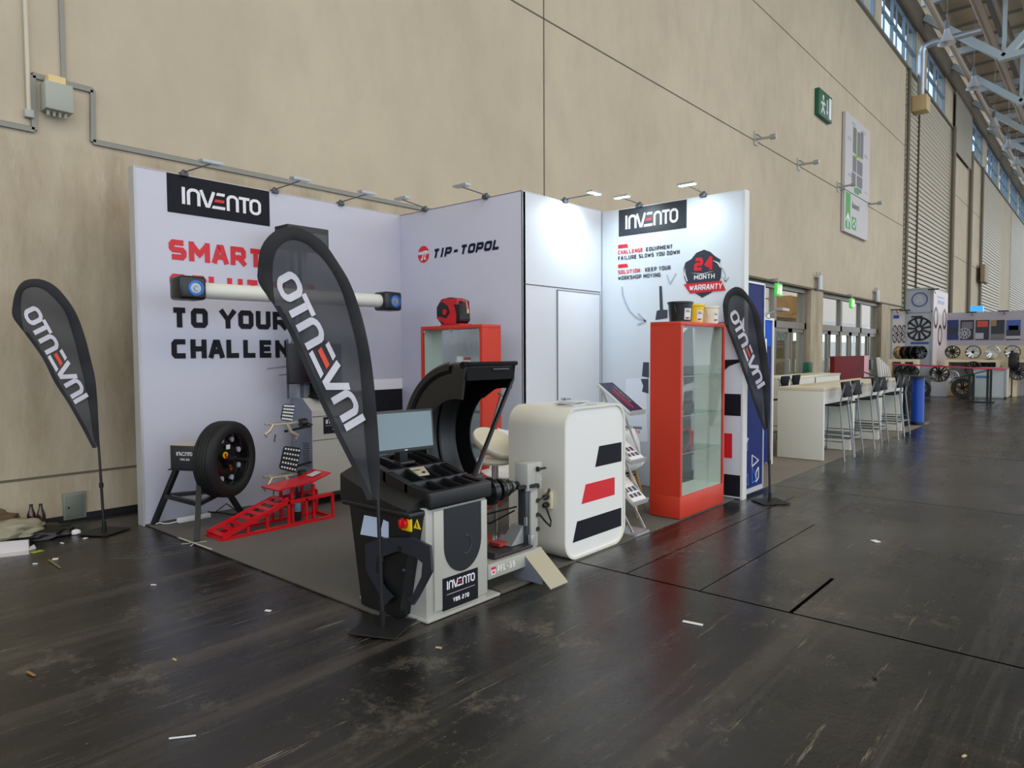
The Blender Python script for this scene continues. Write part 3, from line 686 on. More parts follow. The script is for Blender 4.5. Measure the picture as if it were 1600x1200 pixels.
# ---- right wall with warranty print
D = lambda px, py, d=.004: oX(px, py, XD-d)
t = thing('exhibition_wall', 'printed right-hand wall with the 24 MONTH WARRANTY badge', 'partition wall', (XD, 3.8, 0))
b = MB(); b.box(XD, XD+.1, 2.925, YC+.1, .012, HT-.01, .002); make('fabric_panel', b, mat('printed_panel_d', (214, 220, 228), .55), t)
b = MB(); b.box(XD-.004, XD+.105, 2.905, 2.928, 0, HT-.005); b.box(XD-.003, XD+.1, 2.925, YC, HT-.012, HT-.004); make('frame', b, mat('frame_white', (220, 220, 218), .4), t)
b = MB(); b.box(XD-.004, XD, 3.557, 4.418, 2.898, HT-.012); make('banner', b, mat('banner_dark', (40, 44, 54), .45), t, label='dark rectangle behind the maker name')
b, r = MB(), MB(); logo(b, r, aff((XD-.0065, 4.325, 2.985), (0, -.0200, 0), (0, 0, .0215))); make('logo_lettering', b, whitep, t); make('logo_bar', r, redp, t)
ux, uz = (0, -1, 0), (0, 0, 1)
b = MB(); k1 = D(966, 383); 
for z in (2.761, 2.534): b.prism([(XD-.004, 4.426, z), (XD-.004, 4.290, z), (XD-.004, 4.305, z+.042), (XD-.004, 4.426, z+.042)][::1], (.003, 0, 0))
text(b, 'CHALLENGE:', (XD-.004, 4.426, 2.692), ux, uz, .045, .0375, .82, .21)
text(b, 'SOLUTION:', (XD-.004, 4.426, 2.463), ux, uz, .045, .0395, .82, .21); make('red_lettering', b, redp, t)
b = MB(); text(b, 'EQUIPMENT', (XD-.004, 4.055, 2.692), ux, uz, .045, .0385, .82, .21); text(b, 'FAILURE SLOWS YOU DOWN', (XD-.004, 4.426, 2.624), ux, uz, .045, .0388, .82, .21)
text(b, 'KEEP YOUR', (XD-.004, 4.065, 2.463), ux, uz, .045, .0385, .82, .21); text(b, 'WORKSHOP MOVING', (XD-.004, 4.426, 2.393), ux, uz, .045, .0388, .82, .21); make('dark_lettering', b, mat('slate_print', (44, 48, 60), .5), t)
# badge
P2 = lambda L, d: [D(940+x/5, 280+y/5, d) for x, y in L]
b = MB(); b.face(P2([(800, 550), (850, 568), (885, 600), (930, 628), (922, 660), (937, 700), (932, 770), (905, 830), (860, 885), (785, 925), (715, 880), (670, 830), (645, 770), (640, 700), (655, 650), (700, 625), (740, 575)], .004)); bd = make('badge', b, mat('badge_slate', (48, 52, 66), .45), t, smooth=0)
b = MB(); text(b, '24', D(940+722/5, 280+718/5, .006), ux, uz, .138, .123, .86, .26); make('badge_number', b, redp, bd)
b = MB(); text(b, 'MONTH', D(940+722/5, 280+786/5, .006), ux, uz, .050, .0465, .86, .20); b.prism(P2([(695, 732), (790, 737), (880, 715), (790, 743)], .006), (.001, 0, 0))
b.prism(P2([(650, 690), (645, 745), (665, 800), (672, 795), (655, 740)], .006), (.001, 0, 0)); b.prism(P2([(865, 632), (915, 650), (932, 690), (925, 690), (905, 658)], .006), (.001, 0, 0)); make('badge_lettering', b, whitep, bd)
b = MB(); b.face(P2([(640, 820), (938, 793), (970, 868), (690, 892)], .0075)); rb = make('badge_ribbon', b, redp, bd, smooth=0)
b = MB(); text(b, 'WARRANTY', D(940+683/5, 280+872/5, .009), ux, uz, .058, .0465, .88, .2, slant=.1); make('ribbon_lettering', b, whitep, bd)
# arrows and the printed machine
b = MB(); S_ = lambda L: [D(940+x/5, 280+y/5, .004) for x, y in L]
def curve(L, wd=.012):
    p = S_(L)
    for a, c in zip(p, p[1:]): b.bar(a, c, .003, wd, (0, 0, 1)) if abs((c-a).normalized().z) < .9 else b.bar(a, c, .003, wd, (0, 1, 0))
curve([(160, 840), (165, 900), (185, 960), (220, 1030), (270, 1080), (345, 1110)], .02); curve([(285, 1050), (345, 1110), (280, 1135)], .02)
curve([(940, 690), (965, 740), (968, 800)]); curve([(945, 765), (968, 800), (995, 765)]); curve([(510, 745), (535, 820), (580, 735)], .01); make('printed_arrows', b, mat('soft_grey_print', (176, 184, 198), .5), t)
b = MB(); f2 = lambda L, d=.004: b.face([D(x, y, d) for x, y in L])
mz = mat('printed_machine', (58, 62, 74), .5)
f2([(1030, 447), (1034, 447), (1036, 484), (1043, 484), (1043, 497), (1024, 500), (1026, 486), (1031, 484)])
f2([(1005, 566), (1014, 566), (1014, 590), (1003, 588)]); f2([(1001, 592), (1013, 592), (1013, 615), (1003, 612), (1005, 603)])
f2([(1066, 522), (1082, 505), (1084, 596), (1068, 602)], .005); f2([(1066, 645), (1079, 640), (1081, 745), (1066, 745)], .005); f2([(1069, 612), (1082, 610), (1082, 645), (1066, 643)], .005)
make('printed_machine', b, mz, t, smooth=0)
b = MB(); b.tube([D(*q, .006) for q in ((1067, 672), (1078, 668), (1079, 690), (1068, 706))], .012, 6); make('printed_handle', b, redp, t)
b = MB(); b.box(XD-.0035, XD, 3.3, 4.3, .55, 1.35) if 0 else b.face([D(*q, .003) for q in ((978, 592), (1010, 590), (1012, 690), (975, 692))]); make('printed_shape', b, mat('pale_blue_print', (226, 230, 240), .5), t, smooth=0)
b = MB(); text(b, 'SEE MORE', D(977, 669, .005), ux, uz, .030, .030, .8, .22); make('small_lettering', b, ink, t)
b = MB(); text(b, 'INVENTO', D(977, 675, .005), ux, uz, .030, .030, .8, .22); make('small_red_lettering', b, redp, t)
b = MB()
for (z0, z1, a, c) in ((.88, 1.108, 3.5, 3.43), (.03, .256, 3.75, 3.68)):
    b = MB(); b.prism([(XD-.004, a, z0), (XD-.004, 2.93, z0), (XD-.004, 2.93, z1), (XD-.004, c, z1)], (.003, 0, 0)); make('black_stripe', b, ink, t)
b = MB(); b.prism([(XD-.004, 3.25, 1.46), (XD-.004, 2.94, 1.47), (XD-.004, 2.945, 1.44), (XD-.004, 3.06, 1.40), (XD-.004, 3.13, 1.34), (XD-.004, 3.25, 1.33)], (.003, 0, 0)); make('black_swoosh', b, ink, t)
b = MB(); b.prism([(XD-.004, 3.6, .43), (XD-.004, 3.02, .43), (XD-.004, 3.02, .69), (XD-.004, 3.53, .69)], (.003, 0, 0)); make('red_stripe', b, redp, t)

# ---- arm spotlights on the top edges
def spot(base, head, ax, lab, lit):
    """base on the wall top, head centre, ax unit vector along the long side of the head"""
    base, head, ax = V(base), V(head), V(ax)
    t = thing('arm_spotlight', lab, 'spotlight', base, 0, 'arm spotlights on the stand walls')
    m = MB(); m.box(base.x-.035, base.x+.035, base.y-.03, base.y+.04, base.z-.01, base.z+.03, .006); m.sphere((base.x, base.y, base.z+.035), .022); make('clamp', m, mat('clamp_grey', (86, 88, 94), .4, .4), t)
    m = MB(); m.tube([base+V((0, 0, .03)), head], .0065, 6); make('arm', m, mat('arm_grey', (110, 112, 116), .35, .7), t)
    out = (head-base); out.z = 0; out.normalize()
    m = MB(); c = [head+ax*(s*.095)+out*(u*.035)+V((0, 0, .004-.0*u)) for s, u in ((-1, -1), (1, -1), (1, 1), (-1, 1))]; m.prism(c, (0, 0, .022)); make('housing', m, mat('lamp_housing', (170, 172, 172), .35, .4), t)
    m = MB(); c = [head+ax*(s*.085)+out*(u*.028)+V((0, 0, -.001)) for s, u in ((-1, -1), (1, -1), (1, 1), (-1, 1))]; m.prism(c, (0, 0, .006)); make('led_panel', m, ledm if lit else ledoff, t)
    if lit:
        l = bpy.data.lights.new('led_light', 'SPOT'); l.energy = lit; l.spot_size = math.radians(140); l.spot_blend = 1; l.shadow_soft_size = .08; l.color = (.74, .94, 1)
        lo = bpy.data.objects.new('led_light', l); C.objects.link(lo); lo.parent = t; lo.location = head-base+V((0, 0, -.02))
        d = V(base)-V(head); d = V((d.x*1.3, d.y*1.3, -.75)).normalized(); lo.rotation_euler = d.to_track_quat('-Z', 'Y').to_euler()
Z = HT
spot((2.92, YA, Z), (2.99, 6.20, 3.265), (1, 0, 0), 'arm spotlight above the left black banner, leftmost of all', 0)
spot((3.845, YA, Z), (3.90, 6.20, 3.28), (1, 0, 0), 'arm spotlight just right of the left black banner', 0)
spot((4.651, YA, Z), (4.72, 6.20, 3.285), (1, 0, 0), 'arm spotlight on the slogan wall nearest the inner corner', 0)
spot((XB, 6.13, Z), (5.2, 6.18, 3.300), (0, -1, 0), 'dark arm spotlight on the red-logo wall near the inner corner', 0)
spot((XB, 5.155, Z), (5.2, 5.22, 3.290), (0, -1, 0), 'dark arm spotlight on the red-logo wall above the lettering', 0)
spot((6.244, YC, Z), (6.30, 4.30, 3.262), (1, 0, 0), 'lit arm spotlight above the storage door', 38)
spot((XD, 4.137, Z-.01), (6.6, 4.14, 3.245), (0, -1, 0), 'lit arm spotlight above the right black banner', 17)
spot((XD, 3.357, Z-.01), (6.6, 3.36, 3.255), (0, -1, 0), 'brightly lit arm spotlight at the outer end of the right wall', 14)

# ---- 3D wheel aligner: column, camera beam, screen, cabinet
t = thing('wheel_aligner', 'grey wheel aligner cabinet with column, screen and white camera beam', 'wheel aligner', (4.1, 6.2, 0))
b = MB(); x0, x1, y0, y1 = 3.87, 4.55, 6.02, 6.4
sidep = [(y0, .14), (y1, .14), (y1, 1.10), (y0+.16, 1.10), (y0, .98)]
b.prism([(x0, y, z) for y, z in sidep], (x1-x0, 0, 0)); cabb = make('cabinet', b, greymet, t)
b = MB(); b.prism([(x0-.004, y, z) for y, z in sidep], (.003, 0, 0)); make('side_panel', b, greyblue, cabb)
b = MB(); b.box(x0+.004, x1-.004, y0-.004, y0, .92, .925); b.box(x0+.004, x1-.004, y0-.004, y0, .68, .685); b.box(x1-.16, x1-.156, y0-.004, y0, .14, .68); make('door_gap', b, mat('gap_dark', (60, 58, 54), .6), cabb)
b = MB()
for i in range(10): b.box(x0-.008, x0-.003, y0+.05, y0+.16, .42+i*.025, .43+i*.025)
make('vent_slots', b, mat('slot', (70, 74, 82), .6), cabb)
b = MB(); b.box(4.0, 4.26, y0-.006, y0-.001, .74, .91); lbl = make('label_plate', b, ink, t)
b, r = MB(), MB(); logo(b, r, aff((4.025, y0-.008, .845), (.0062, 0, 0), (0, 0, .0058))); text(b, '3V 5', (4.10, y0-.008, .775), (1, 0, 0), (0, 0, 1), .024, .024, .8, .2); b.box(4.02, 4.24, y0-.008, y0-.007, .82, .822); make('label_lettering', b, whitep, lbl); make('label_bar', r, redp, lbl)
for (cx, cy) in ((x0+.05, y0+.05), (x1-.06, y0+.04), (x0+.05, y1-.04), (x1-.06, y1-.04)):
    b = MB(); b.cyl((cx-.015, cy, .055), (cx+.015, cy, .055), .05, n=18); c_ = make('caster', b, rubber, t)
    b = MB(); b.box(cx-.025, cx+.025, cy-.03, cy+.03, .09, .14); make('caster_fork', b, alu, c_)
b = MB(); b.box(x0, x1, y0, y1, .1, .14); make('base_frame', b, mat('base_dark', (44, 44, 46), .5), t)
b = MB(); b.box(3.86, 4.0, 6.26, 6.36, 1.10, 2.84, .006); make('column', b, mat('column_grey', (150, 152, 160), .4, .3), t)
b = MB(); b.box(3.895, 3.93, 6.252, 6.262, 1.1, 2.8); b.tube([(3.78, 6.3, 1.1), (3.78, 6.3, 1.7)], .012, 8); make('column_slot', b, mat('slot_dark', (64, 70, 88), .5), t)
b = MB(); b.box(3.70, 4.17, 6.12, 6.36, 2.60, 2.82, .008); hb = make('head_box', b, mat('head_dark', (38, 38, 44), .4), t)
b = MB(); b.box(3.98, 4.15, 6.114, 6.121, 2.63, 2.76); make('head_label', b, mat('label_grey', (70, 72, 80), .4), hb)
b = MB(); b.cyl((2.82, 6.1, 2.113), (4.82, 6.1, 2.125), .072, n=24); make('camera_beam', b, mat('beam_white', (226, 224, 214), .4), t)
b = MB(); b.box(3.88, 3.98, 6.12, 6.3, 2.04, 2.18, .01); make('beam_bracket', b, blackp, t)
for cx, lab in ((2.71, 'left'), (4.9, 'right')):
    b = MB(); s_ = .115; b.box(cx-s_, cx+s_, 5.98, 6.2, 2.02, 2.225, .03, 3); h_ = make('camera_head', b, mat('camera_black', (26, 27, 30), .3), t)
    ox = .02; b = MB(); b.lathe([(.048, 0), (.066, 0), (.066, .01), (.05, .012), (.048, 0)], (cx+ox, 5.985, 2.12), (0, -1, 0), n=24); make('light_ring', b, blueled, h_)
    b = MB(); b.lathe([(0.001, .012), (.02, .014), (.022, .004), (.046, .002), (.046, 0), (.001, 0)], (cx+ox, 5.982, 2.12), (0, -1, 0), n=20); make('lens', b, mat('lens_grey', (150, 158, 168), .2, .5), h_)
b = MB(); b.box(3.70, 4.33, 6.16, 6.195, 1.25, 1.655, .004); mo = make('monitor', b, mat('bezel_dark', (24, 24, 28), .4), t)
b = MB(); b.box(3.708, 4.322, 6.157, 6.161, 1.266, 1.645); make('screen', b, dscreen, mo)
b = MB(); b.bar((3.92, 6.2, 1.45), (3.92, 6.27, 1.45), .1, .1, (0, 0, 1)); b.tube([(3.97, 6.18, 1.28), (3.99, 6.16, 1.2), (4.04, 6.15, 1.14), (4.1, 6.2, 1.11)], .007, 6); make('monitor_mount', b, black, t)
b = MB()                                              # keyboard shelf and remote rack on the top
b.box(3.96, 4.48, 6.04, 6.22, 1.095, 1.135, .01)
for i in range(7): b.box(4.0+i*.055, 4.02+i*.055, 6.18, 6.26, 1.12, 1.27)
for k in range(3): b.box(3.99, 4.38, 6.2, 6.25, 1.15+k*.045, 1.16+k*.045)
make('accessory_rack', b, blackm, t)
for nm, wd in (('target_hook', 0),):
    for z in (.83, .47):
        b = MB(); b.bar((3.87, 6.05, z), (3.5, 5.9, z-.01), .02, .02); make(nm, b, blackp, t)
# targets with clamps hanging on the side
def target(pl, yb, zc, lab):
    t = thing('alignment_target', lab, 'alignment target', (3.55, 5.88, zc), 0, 'alignment targets')
    q = [oY(x, y, 5.86) for x, y in pl]; m = MB(); m.prism(q, (0, .015, 0))
    bmesh.ops.bevel(m.bm, geom=[e for e in m.bm.edges if abs((e.verts[0].co-e.verts[1].co).y) > .01], offset=.012, segments=3, affect='EDGES')
    pt = make('target_plate', m, mat('target_black', (24, 25, 30), .4), t)
    m = MB(); a, bq, c, d = q
    for i in range(6):
        for j in range(5):
            u, v = (i+.65)/6.3, (j+.6)/5.2; p = a.lerp(bq, u).lerp(d.lerp(c, u), v); m.cyl(p+V((0, -.003, 0)), p+V((0, .002, 0)), .0095, n=10)
    make('reflector_dots', m, mat('dot_white', (220, 224, 226), .3), pt)
    m = MB(); x0_ = min(d.x, c.x)-.10; zz = c.z-.005; clm = mat('clamp_beige', (176, 168, 146), .35, .4)
    m.box(x0_, x0_+.36, 5.86, 5.9, zz-.02, zz, .004); m.box(x0_, x0_+.36, 5.96, 5.99, zz-.02, zz, .004)
    for k in range(4): m.box(x0_+.03+k*.1, x0_+.06+k*.1, 5.87, 5.98, zz-.016, zz-.004)
    m.tube([(x0_+.02, 5.86, zz-.01), (x0_-.02, 5.85, zz-.06), (x0_-.07, 5.85, zz-.09), (x0_-.05, 5.85, zz-.12)], [.014, .016, .014, .008], 8)
    m.tube([(x0_+.16, 5.86, zz-.01), (x0_+.19, 5.84, zz-.09), (x0_+.26, 5.84, zz-.13), (x0_+.24, 5.84, zz-.16)], [.018, .02, .02, .01], 8); make('wheel_clamp', m, clm, t)
    m = MB(); m.cyl((x0_+.29, 5.84, zz-.01), (x0_+.35, 5.84, zz-.01), .042, n=14); m.bar((x0_+.35, 5.84, zz-.01), (x0_+.42, 5.84, zz-.04), .015, .015); make('clamp_knob', m, black, t)
    m = MB(); m.tube([(x0_+.04, 5.86, zz-.1), (x0_+.03, 5.86, zz-.17)], .006, 6); m.tube([(x0_+.22, 5.84, zz-.12), (x0_+.21, 5.84, zz-.19)], .006, 6); make('claw_pin', m, chrome, t)
target([(443.5, 631), (461, 632), (456.5, 659), (439, 656.5)], 0, .8, 'upper black target plate with white dots on a beige wheel clamp')
target([(444.5, 696.5), (471, 700), (462.5, 739), (437, 733)], 0, .4, 'lower and larger black target plate with white dots on a wheel clamp')
b = MB(); b.tube([(3.44, 5.9, .50), (3.60, 5.9, .48)], .016, 8); o = make('black_lever', b, black); tag(o, 'black lever sticking out left beside the lower target plate', 'lever')

# ---- tyre on wheel balancing stand
t = thing('wheel_test_stand', 'black tripod stand with control box carrying a car wheel', 'wheel stand', (2.8, 6.15, 0))
ft = [(2.56, 6.57), (2.54, 5.67), (3.27, 6.31)]; tops = [(2.66, 6.28), (2.74, 6.02), (2.92, 6.2)]
for i, ((fx, fy), (tx, ty)) in enumerate(zip(ft, tops)):
    b = MB(); b.bar((tx, ty, .55), (fx, fy, .01), .042, .042); make('leg', b, blackp, t)
mid = [V((tx, ty, .55)).lerp(V((fx, fy, .01)), .5) for (fx, fy), (tx, ty) in zip(ft, tops)]
for i in range(3):
    b = MB(); b.bar(mid[i], mid[(i+1) % 3], .036, .036); make('crossbar', b, blackp, t)
ax = V((.468, -.884, 0)).normalized(); sd = V((ax.y*-1, ax.x, 0))
wc = V((2.955, 5.985, .615))
rotm = Matrix.Translation((0, 0, 0))
bc = V((2.755, 6.185, .645)); ang = math.atan2(ax.y, ax.x)
b = MB(); b.box(-.15, .15, -.1, .1, -.105, .105, .004, mtx=Matrix.Translation(bc) @ Matrix.Rotation(ang, 4, 'Z')); bx = make('control_box', b, mat('box_anthracite', (38, 40, 44), .45), t)
b = MB(); b.box(-.16, .10, -.105, .11, .105, .112, mtx=Matrix.Translation(bc) @ Matrix.Rotation(ang, 4, 'Z')); make('box_lid', b, mat('lid_beige', (190, 180, 160), .5), bx)
b = MB(); b.box(-.17, .12, -.11, .11, -.115, -.105, mtx=Matrix.Translation(bc) @ Matrix.Rotation(ang, 4, 'Z')); make('base_plate', b, blackp, t)
b, r = MB(), MB(); o_ = bc-ax*.085-sd*.102+V((0, 0, .02)); logo(b, r, aff(o_, ax*.0048, V((0, 0, .0045)))); text(b, 'VBS 60', bc-ax*.05-sd*.102+V((0, 0, -.025)), ax, (0, 0, 1), .018, .018, .8, .2); make('box_lettering', b, whitep, bx); make('box_lettering_bar', r, redp, bx)
b = MB(); b.cyl(bc+ax*.1-V((0, 0, .05)), wc, .03, n=12); make('shaft', b, blackp, t)
b = MB(); R1, R2, hw = .338, .232, .10
b.lathe([(R2, -hw*.9), (R2+.03, -hw), (R1-.03, -hw), (R1-.006, -hw*.82), (R1, -hw*.6), (R1+.003, 0), (R1, hw*.6), (R1-.006, hw*.82), (R1-.03, hw), (R2+.045, hw*1.02), (R2+.02, hw*.97), (R2, hw*.85)], wc, ax, n=72); ty = make('tyre', b, rubber, t)
b = MB()
for h_ in (-.045, -.015, .015, .045): b.lathe([(R1+.0035, h_-.003), (R1+.0035, h_+.003)], wc, ax, n=64)
make('tread_grooves', b, mat('groove', (8, 8, 8), .8), ty)
b = MB(); b.lathe([(R2+.004, hw*.86), (R2+.004, hw*.75), (R2-.008, hw*.7), (R2-.02, hw*.2), (R2-.022, -.0), (.195, -.005), (.165, .012), (.11, .02), (.06, .014), (.055, .03), (.03, .034), (.002, .034)], wc, ax, n=60); rim = make('steel_rim', b, mat('rim_black', (20, 21, 23), .25, .2), t)
b = MB(); refz = V((0, 0, 1)); 
for k in range(8):
    b = MB(); a = k*PI/4+.35; c = wc+ax*.014+(refz*math.sin(a)+sd*math.cos(a))*.185; b.cyl(c-ax*.012, c+ax*.008, .024, n=12); make('vent_hole', b, mat('hole_light', (176, 176, 190), .5), rim)
b = MB(); b.cyl(wc+ax*.03, wc+ax*.10, .045, .03, n=16); b.cyl(wc+ax*.1, wc+ax*.22, .013, n=10); b.cyl(wc+ax*.21, wc+ax*.235, .02, n=10); b.cyl(wc+ax*.03-refz*.05, wc+ax*.05-refz*.05, .03, n=14); make('wing_nut', b, black, t)
b = MB(); c = wc+ax*.035+refz*.09-sd*.0; b.prism([c+sd*.02, c-sd*.035, c-sd*.035+refz*.04, c+sd*.02+refz*.04], ax*.002); make('paper_tag', b, paper, rim)
b = MB(); c = wc+ax*.05+refz*.045-sd*.075
b.lathe([(.018, 0), (.030, 0), (.030, .01), (.018, .01), (.018, 0)], c, ax, n=20); b.sphere(wc+ax*.04-refz*.06+sd*.0, .012); make('yellow_ring', b, yellow, rim)
b = MB(); b.cyl(c-refz*.015, c-refz*.015+ax*.018, .014, n=10); make('red_knob', b, redmet, rim); b = MB(); b.cyl(wc+ax*.05-refz*.085, wc+ax*.06-refz*.085, .014, n=10); make('red_knob', b, redmet, rim)
t = thing('power_strip', 'white power strip with plug lying behind the tripod stand', 'power strip', (2.85, 6.45, 0), math.radians(3))
b = MB(); b.box(2.72, 3.02, 6.42, 6.475, .006, .05, .008); make('body', b, whitem, t)
b = MB(); b.box(2.88, 2.93, 6.425, 6.465, .05, .10, .008); make('plug', b, whitem, t)
b = MB(); b.tube([(3.0, 6.45, .06), (3.1, 6.42, .04), (3.2, 6.35, .012), (3.35, 6.3, .012), (3.5, 6.4, .012), (3.65, 6.3, .012), (3.9, 6.2, .012)], .007, 6); b.tube([(3.05, 6.43, .04), (3.2, 6.48, .10), (3.3, 6.45, .012), (3.22, 6.25, .012), (3.3, 6.38, .012), (3.45, 6.45, .012)], .006, 6)
o = make('black_cable', b, black); tag(o, 'black cable coiled on the carpet behind the tripod stand', 'cable')
b = MB(); b.tube([(2.72, 6.45, .02), (2.66, 6.47, .012), (2.62, 6.5, .012), (2.6, 6.53, .02), (2.56, 6.55, .012)], .005, 6); o = make('white_cable', b, whitem); tag(o, 'short white cable running from the power strip towards the wall corner', 'cable')
# white tape cross near the carpet edge
b = MB(); b.bar((2.50, 5.92, .009), (2.515, 5.35, .009), .018, .003); b.bar((2.44, 5.72, .003), (2.6, 5.62, .010), .012, .003); b.bar((2.46, 5.6, .003), (2.6, 5.75, .010), .01, .003); o = make('tape_cross', b, mat('tape_white', (190, 186, 176), .7)); tag(o, 'white tape cross marking the carpet edge beside the stand leg', 'tape')

# ---- red drive-on ramp
t = thing('car_ramp', 'red steel drive-on car ramp with raised platform', 'car ramp', (3.2, 5.66, 0))
x0, xm, x1, y0, y1 = 2.69, 3.30, 3.76, 5.53, 5.80; zt = .235
b = MB()
for y in (y0, y1): b.bar((x0, y, .018), (x1, y, .018), .03, .03); 
b.bar((x0, y0, .018), (x0, y1, .018), .03, .02); b.bar((x1, y0, .018), (x1, y1, .018), .03, .03); make('base_rails', b, redmet, t)
for y in (y0, y1):
    b = MB(); b.bar((x0, y, .035), (xm, y, zt), .022, .035); b.bar((xm, y, zt-.01), (x1, y, zt+.0), .022, .03); make('side_rail', b, redmet, t)
    for x in (x0+.22, x0+.40, xm, xm+.18, x1):
        z = .02+(x-x0)/(xm-x0)*(zt-.03) if x < xm else zt
        b = MB(); b.bar((x, y, .02), (x, y, z), .022, .022, (0, 1, 0)); make('upright', b, redmet, t)
b = MB()
for k in range(8):
    u = (k+.0)/7; x = x0+.03+(xm-x0-.04)*u; z = .045+(zt-.035)*u; b.bar((x, y0, z), (x, y1, z), .045, .006, (-.3, 0, 1))
for y in (y0+.03, y1-.03): b.bar((x0, y, .042), (xm, y, zt+.007), .045, .005, (-.3, 0, 1))
make('ramp_surface', b, redmet, t)
b = MB(); b.box(3.34, 3.44, y0+.06, y1-.06, .02, .33); b2 = b
for q in ((3.34, y0+.03), (3.34, y1-.03), (3.60, y0+.03), (3.60, y1-.03)): pass
b = MB()
for x in (3.36, 3.58):
    for y in (y0+.04, y1-.04):
        b = MB(); b.bar((x, y, .02), (x, y, .345), .024, .024, (0, 1, 0)); make('platform_post', b, redmet, t)
b = MB(); b.prism([(3.20, y0-.01, .34), (3.55, y0-.01, .37), (3.74, y0-.01, .43), (3.74, y0-.01, .44), (3.55, y0-.01, .385), (3.19, y0-.01, .355)], (0, y1-y0+.02, 0)); pf = make('platform', b, redmet, t)
b = MB(); b.prism([(3.60, y0+.08, .4075), (3.70, y0+.08, .437), (3.70, y0+.18, .437), (3.60, y0+.18, .4075)], (0, 0, .003)); make('platform_label', b, mat('label_white', (196, 196, 200), .5), pf)
b = MB(); b.cyl((3.47, 5.66, .02), (3.47, 5.66, .22), .03, n=16); b.cyl((3.47, 5.66, .22), (3.47, 5.66, .36), .012, n=10); jk = make('bottle_jack', b, mat('jack_dark', (34, 34, 38), .3), t)
b = MB(); b.cyl((3.47, 5.66, .10), (3.47, 5.66, .18), .0315, n=16); make('jack_label', b, mat('jack_blue', (120, 170, 200), .4), jk)

# ---- display cabinets
def gcab(face, x0, x1, y0, y1, h, plinth, lab, shelves):
    t = thing('display_cabinet', lab, 'display cabinet', ((x0+x1)/2, (y0+y1)/2, 0))
    T = .035
    b = MB(); b.box(x0, x1, y0, y1, h-T, h, .002); make('top', b, redcab, t)
    b = MB(); b.box(x0, x1, y0, y1, .012, plinth, .002); make('plinth', b, redcab, t)
    if face == 'y':
        b = MB(); b.box(x0, x0+T, y0, y1, plinth, h-T); make('side_panel', b, redcab, t)
        b = MB(); b.box(x1-T, x1, y0, y1, plinth, h-T); make('side_panel', b, redcab, t)
        b = MB(); b.box(x1-T-.004, x1-T-.001, y0+.02, y1, plinth, h-T); b.box(x0+T, x1-T, y0+.02, y1-.01, plinth, plinth+.006); make('inner_lining', b, mat('lining_white', (206, 214, 206), .4), t)
        b = MB(); b.box(x0+T, x1-T, y0+.004, y0+.010, plinth+.002, h-T-.002); make('glass_front', b, glassm, t)
        b = MB(); b.box(x0+T, x1-T, y1-.012, y1-.006, plinth+.002, h-T-.002); make('glass_back', b, glassm, t)
        S = (x0+T+.004, x1-T-.006, y0+.02, y1-.02)
    else:
        b = MB(); b.box(x0, x1, y0, y0+T, plinth, h-T); make('side_panel', b, redcab, t)
        b = MB(); b.box(x0, x1, y1-T, y1, plinth, h-T); make('side_panel', b, redcab, t)
        b = MB(); b.box(x0+.02, x1, y1-T-.004, y1-T-.001, plinth, h-T); b.box(x0+.02, x1-.01, y0+T, y1-T, plinth, plinth+.006); make('inner_lining', b, mat('lining_white', (206, 214, 206), .4), t)
        b = MB(); ym = (y0+y1)/2
        b.box(x0+.004, x0+.010, y0+T, ym-.002, plinth+.002, h-T-.002); b.box(x0+.004, x0+.010, ym+.002, y1-T, plinth+.002, h-T-.002); make('glass_front', b, glassm, t)
        b = MB(); b.box(x1-.012, x1-.006, y0+T, y1-T, plinth+.002, h-T-.002); make('glass_back', b, glassm, t)
        S = (x0+.02, x1-.02, y0+T+.004, y1-T-.006)
    for z in shelves:
        b = MB(); b.box(S[0], S[1], S[2], S[3], z, z+.006); sh = make('glass_shelf', b, glassm, t)
        b = MB(); b.box(S[0], S[1], S[2]-.002, S[2], z, z+.006) if face == 'y' else b.box(S[0]-.002, S[0], S[2], S[3], z, z+.006); make('shelf_edge', b, glasse, sh)
    b = MB()
    if face == 'y':
        for z in (h-T-.03, 1.18, plinth+.05): b.box(x0+T+.1, x0+T+.13, y1-.03, y1-.012, z-.012, z+.012)
        b.box(x0+T+.0, x0+T+.008, y0+.002, y0+.014, plinth, h-T)
    else:
        for z in (h-T-.02, plinth+.05):
            for y in (y0+T+.02, (y0+y1)/2, y1-T-.02): b.box(x0-.002, x0+.014, y-.015, y+.015, z-.012, z+.012)
    make('hinge', b, alu, t); return t
gcab('y', 5.76, 6.70, 2.985, 3.30, 1.83, .215, 'tall red glass display cabinet at the front right of the stand', (.60, .953, 1.32))
gcab('x', 4.887, 5.16, 4.645, 5.535, 1.83, .215, 'red glass display cabinet behind the wheel balancer against the logo wall', (.60, .95, 1.30))
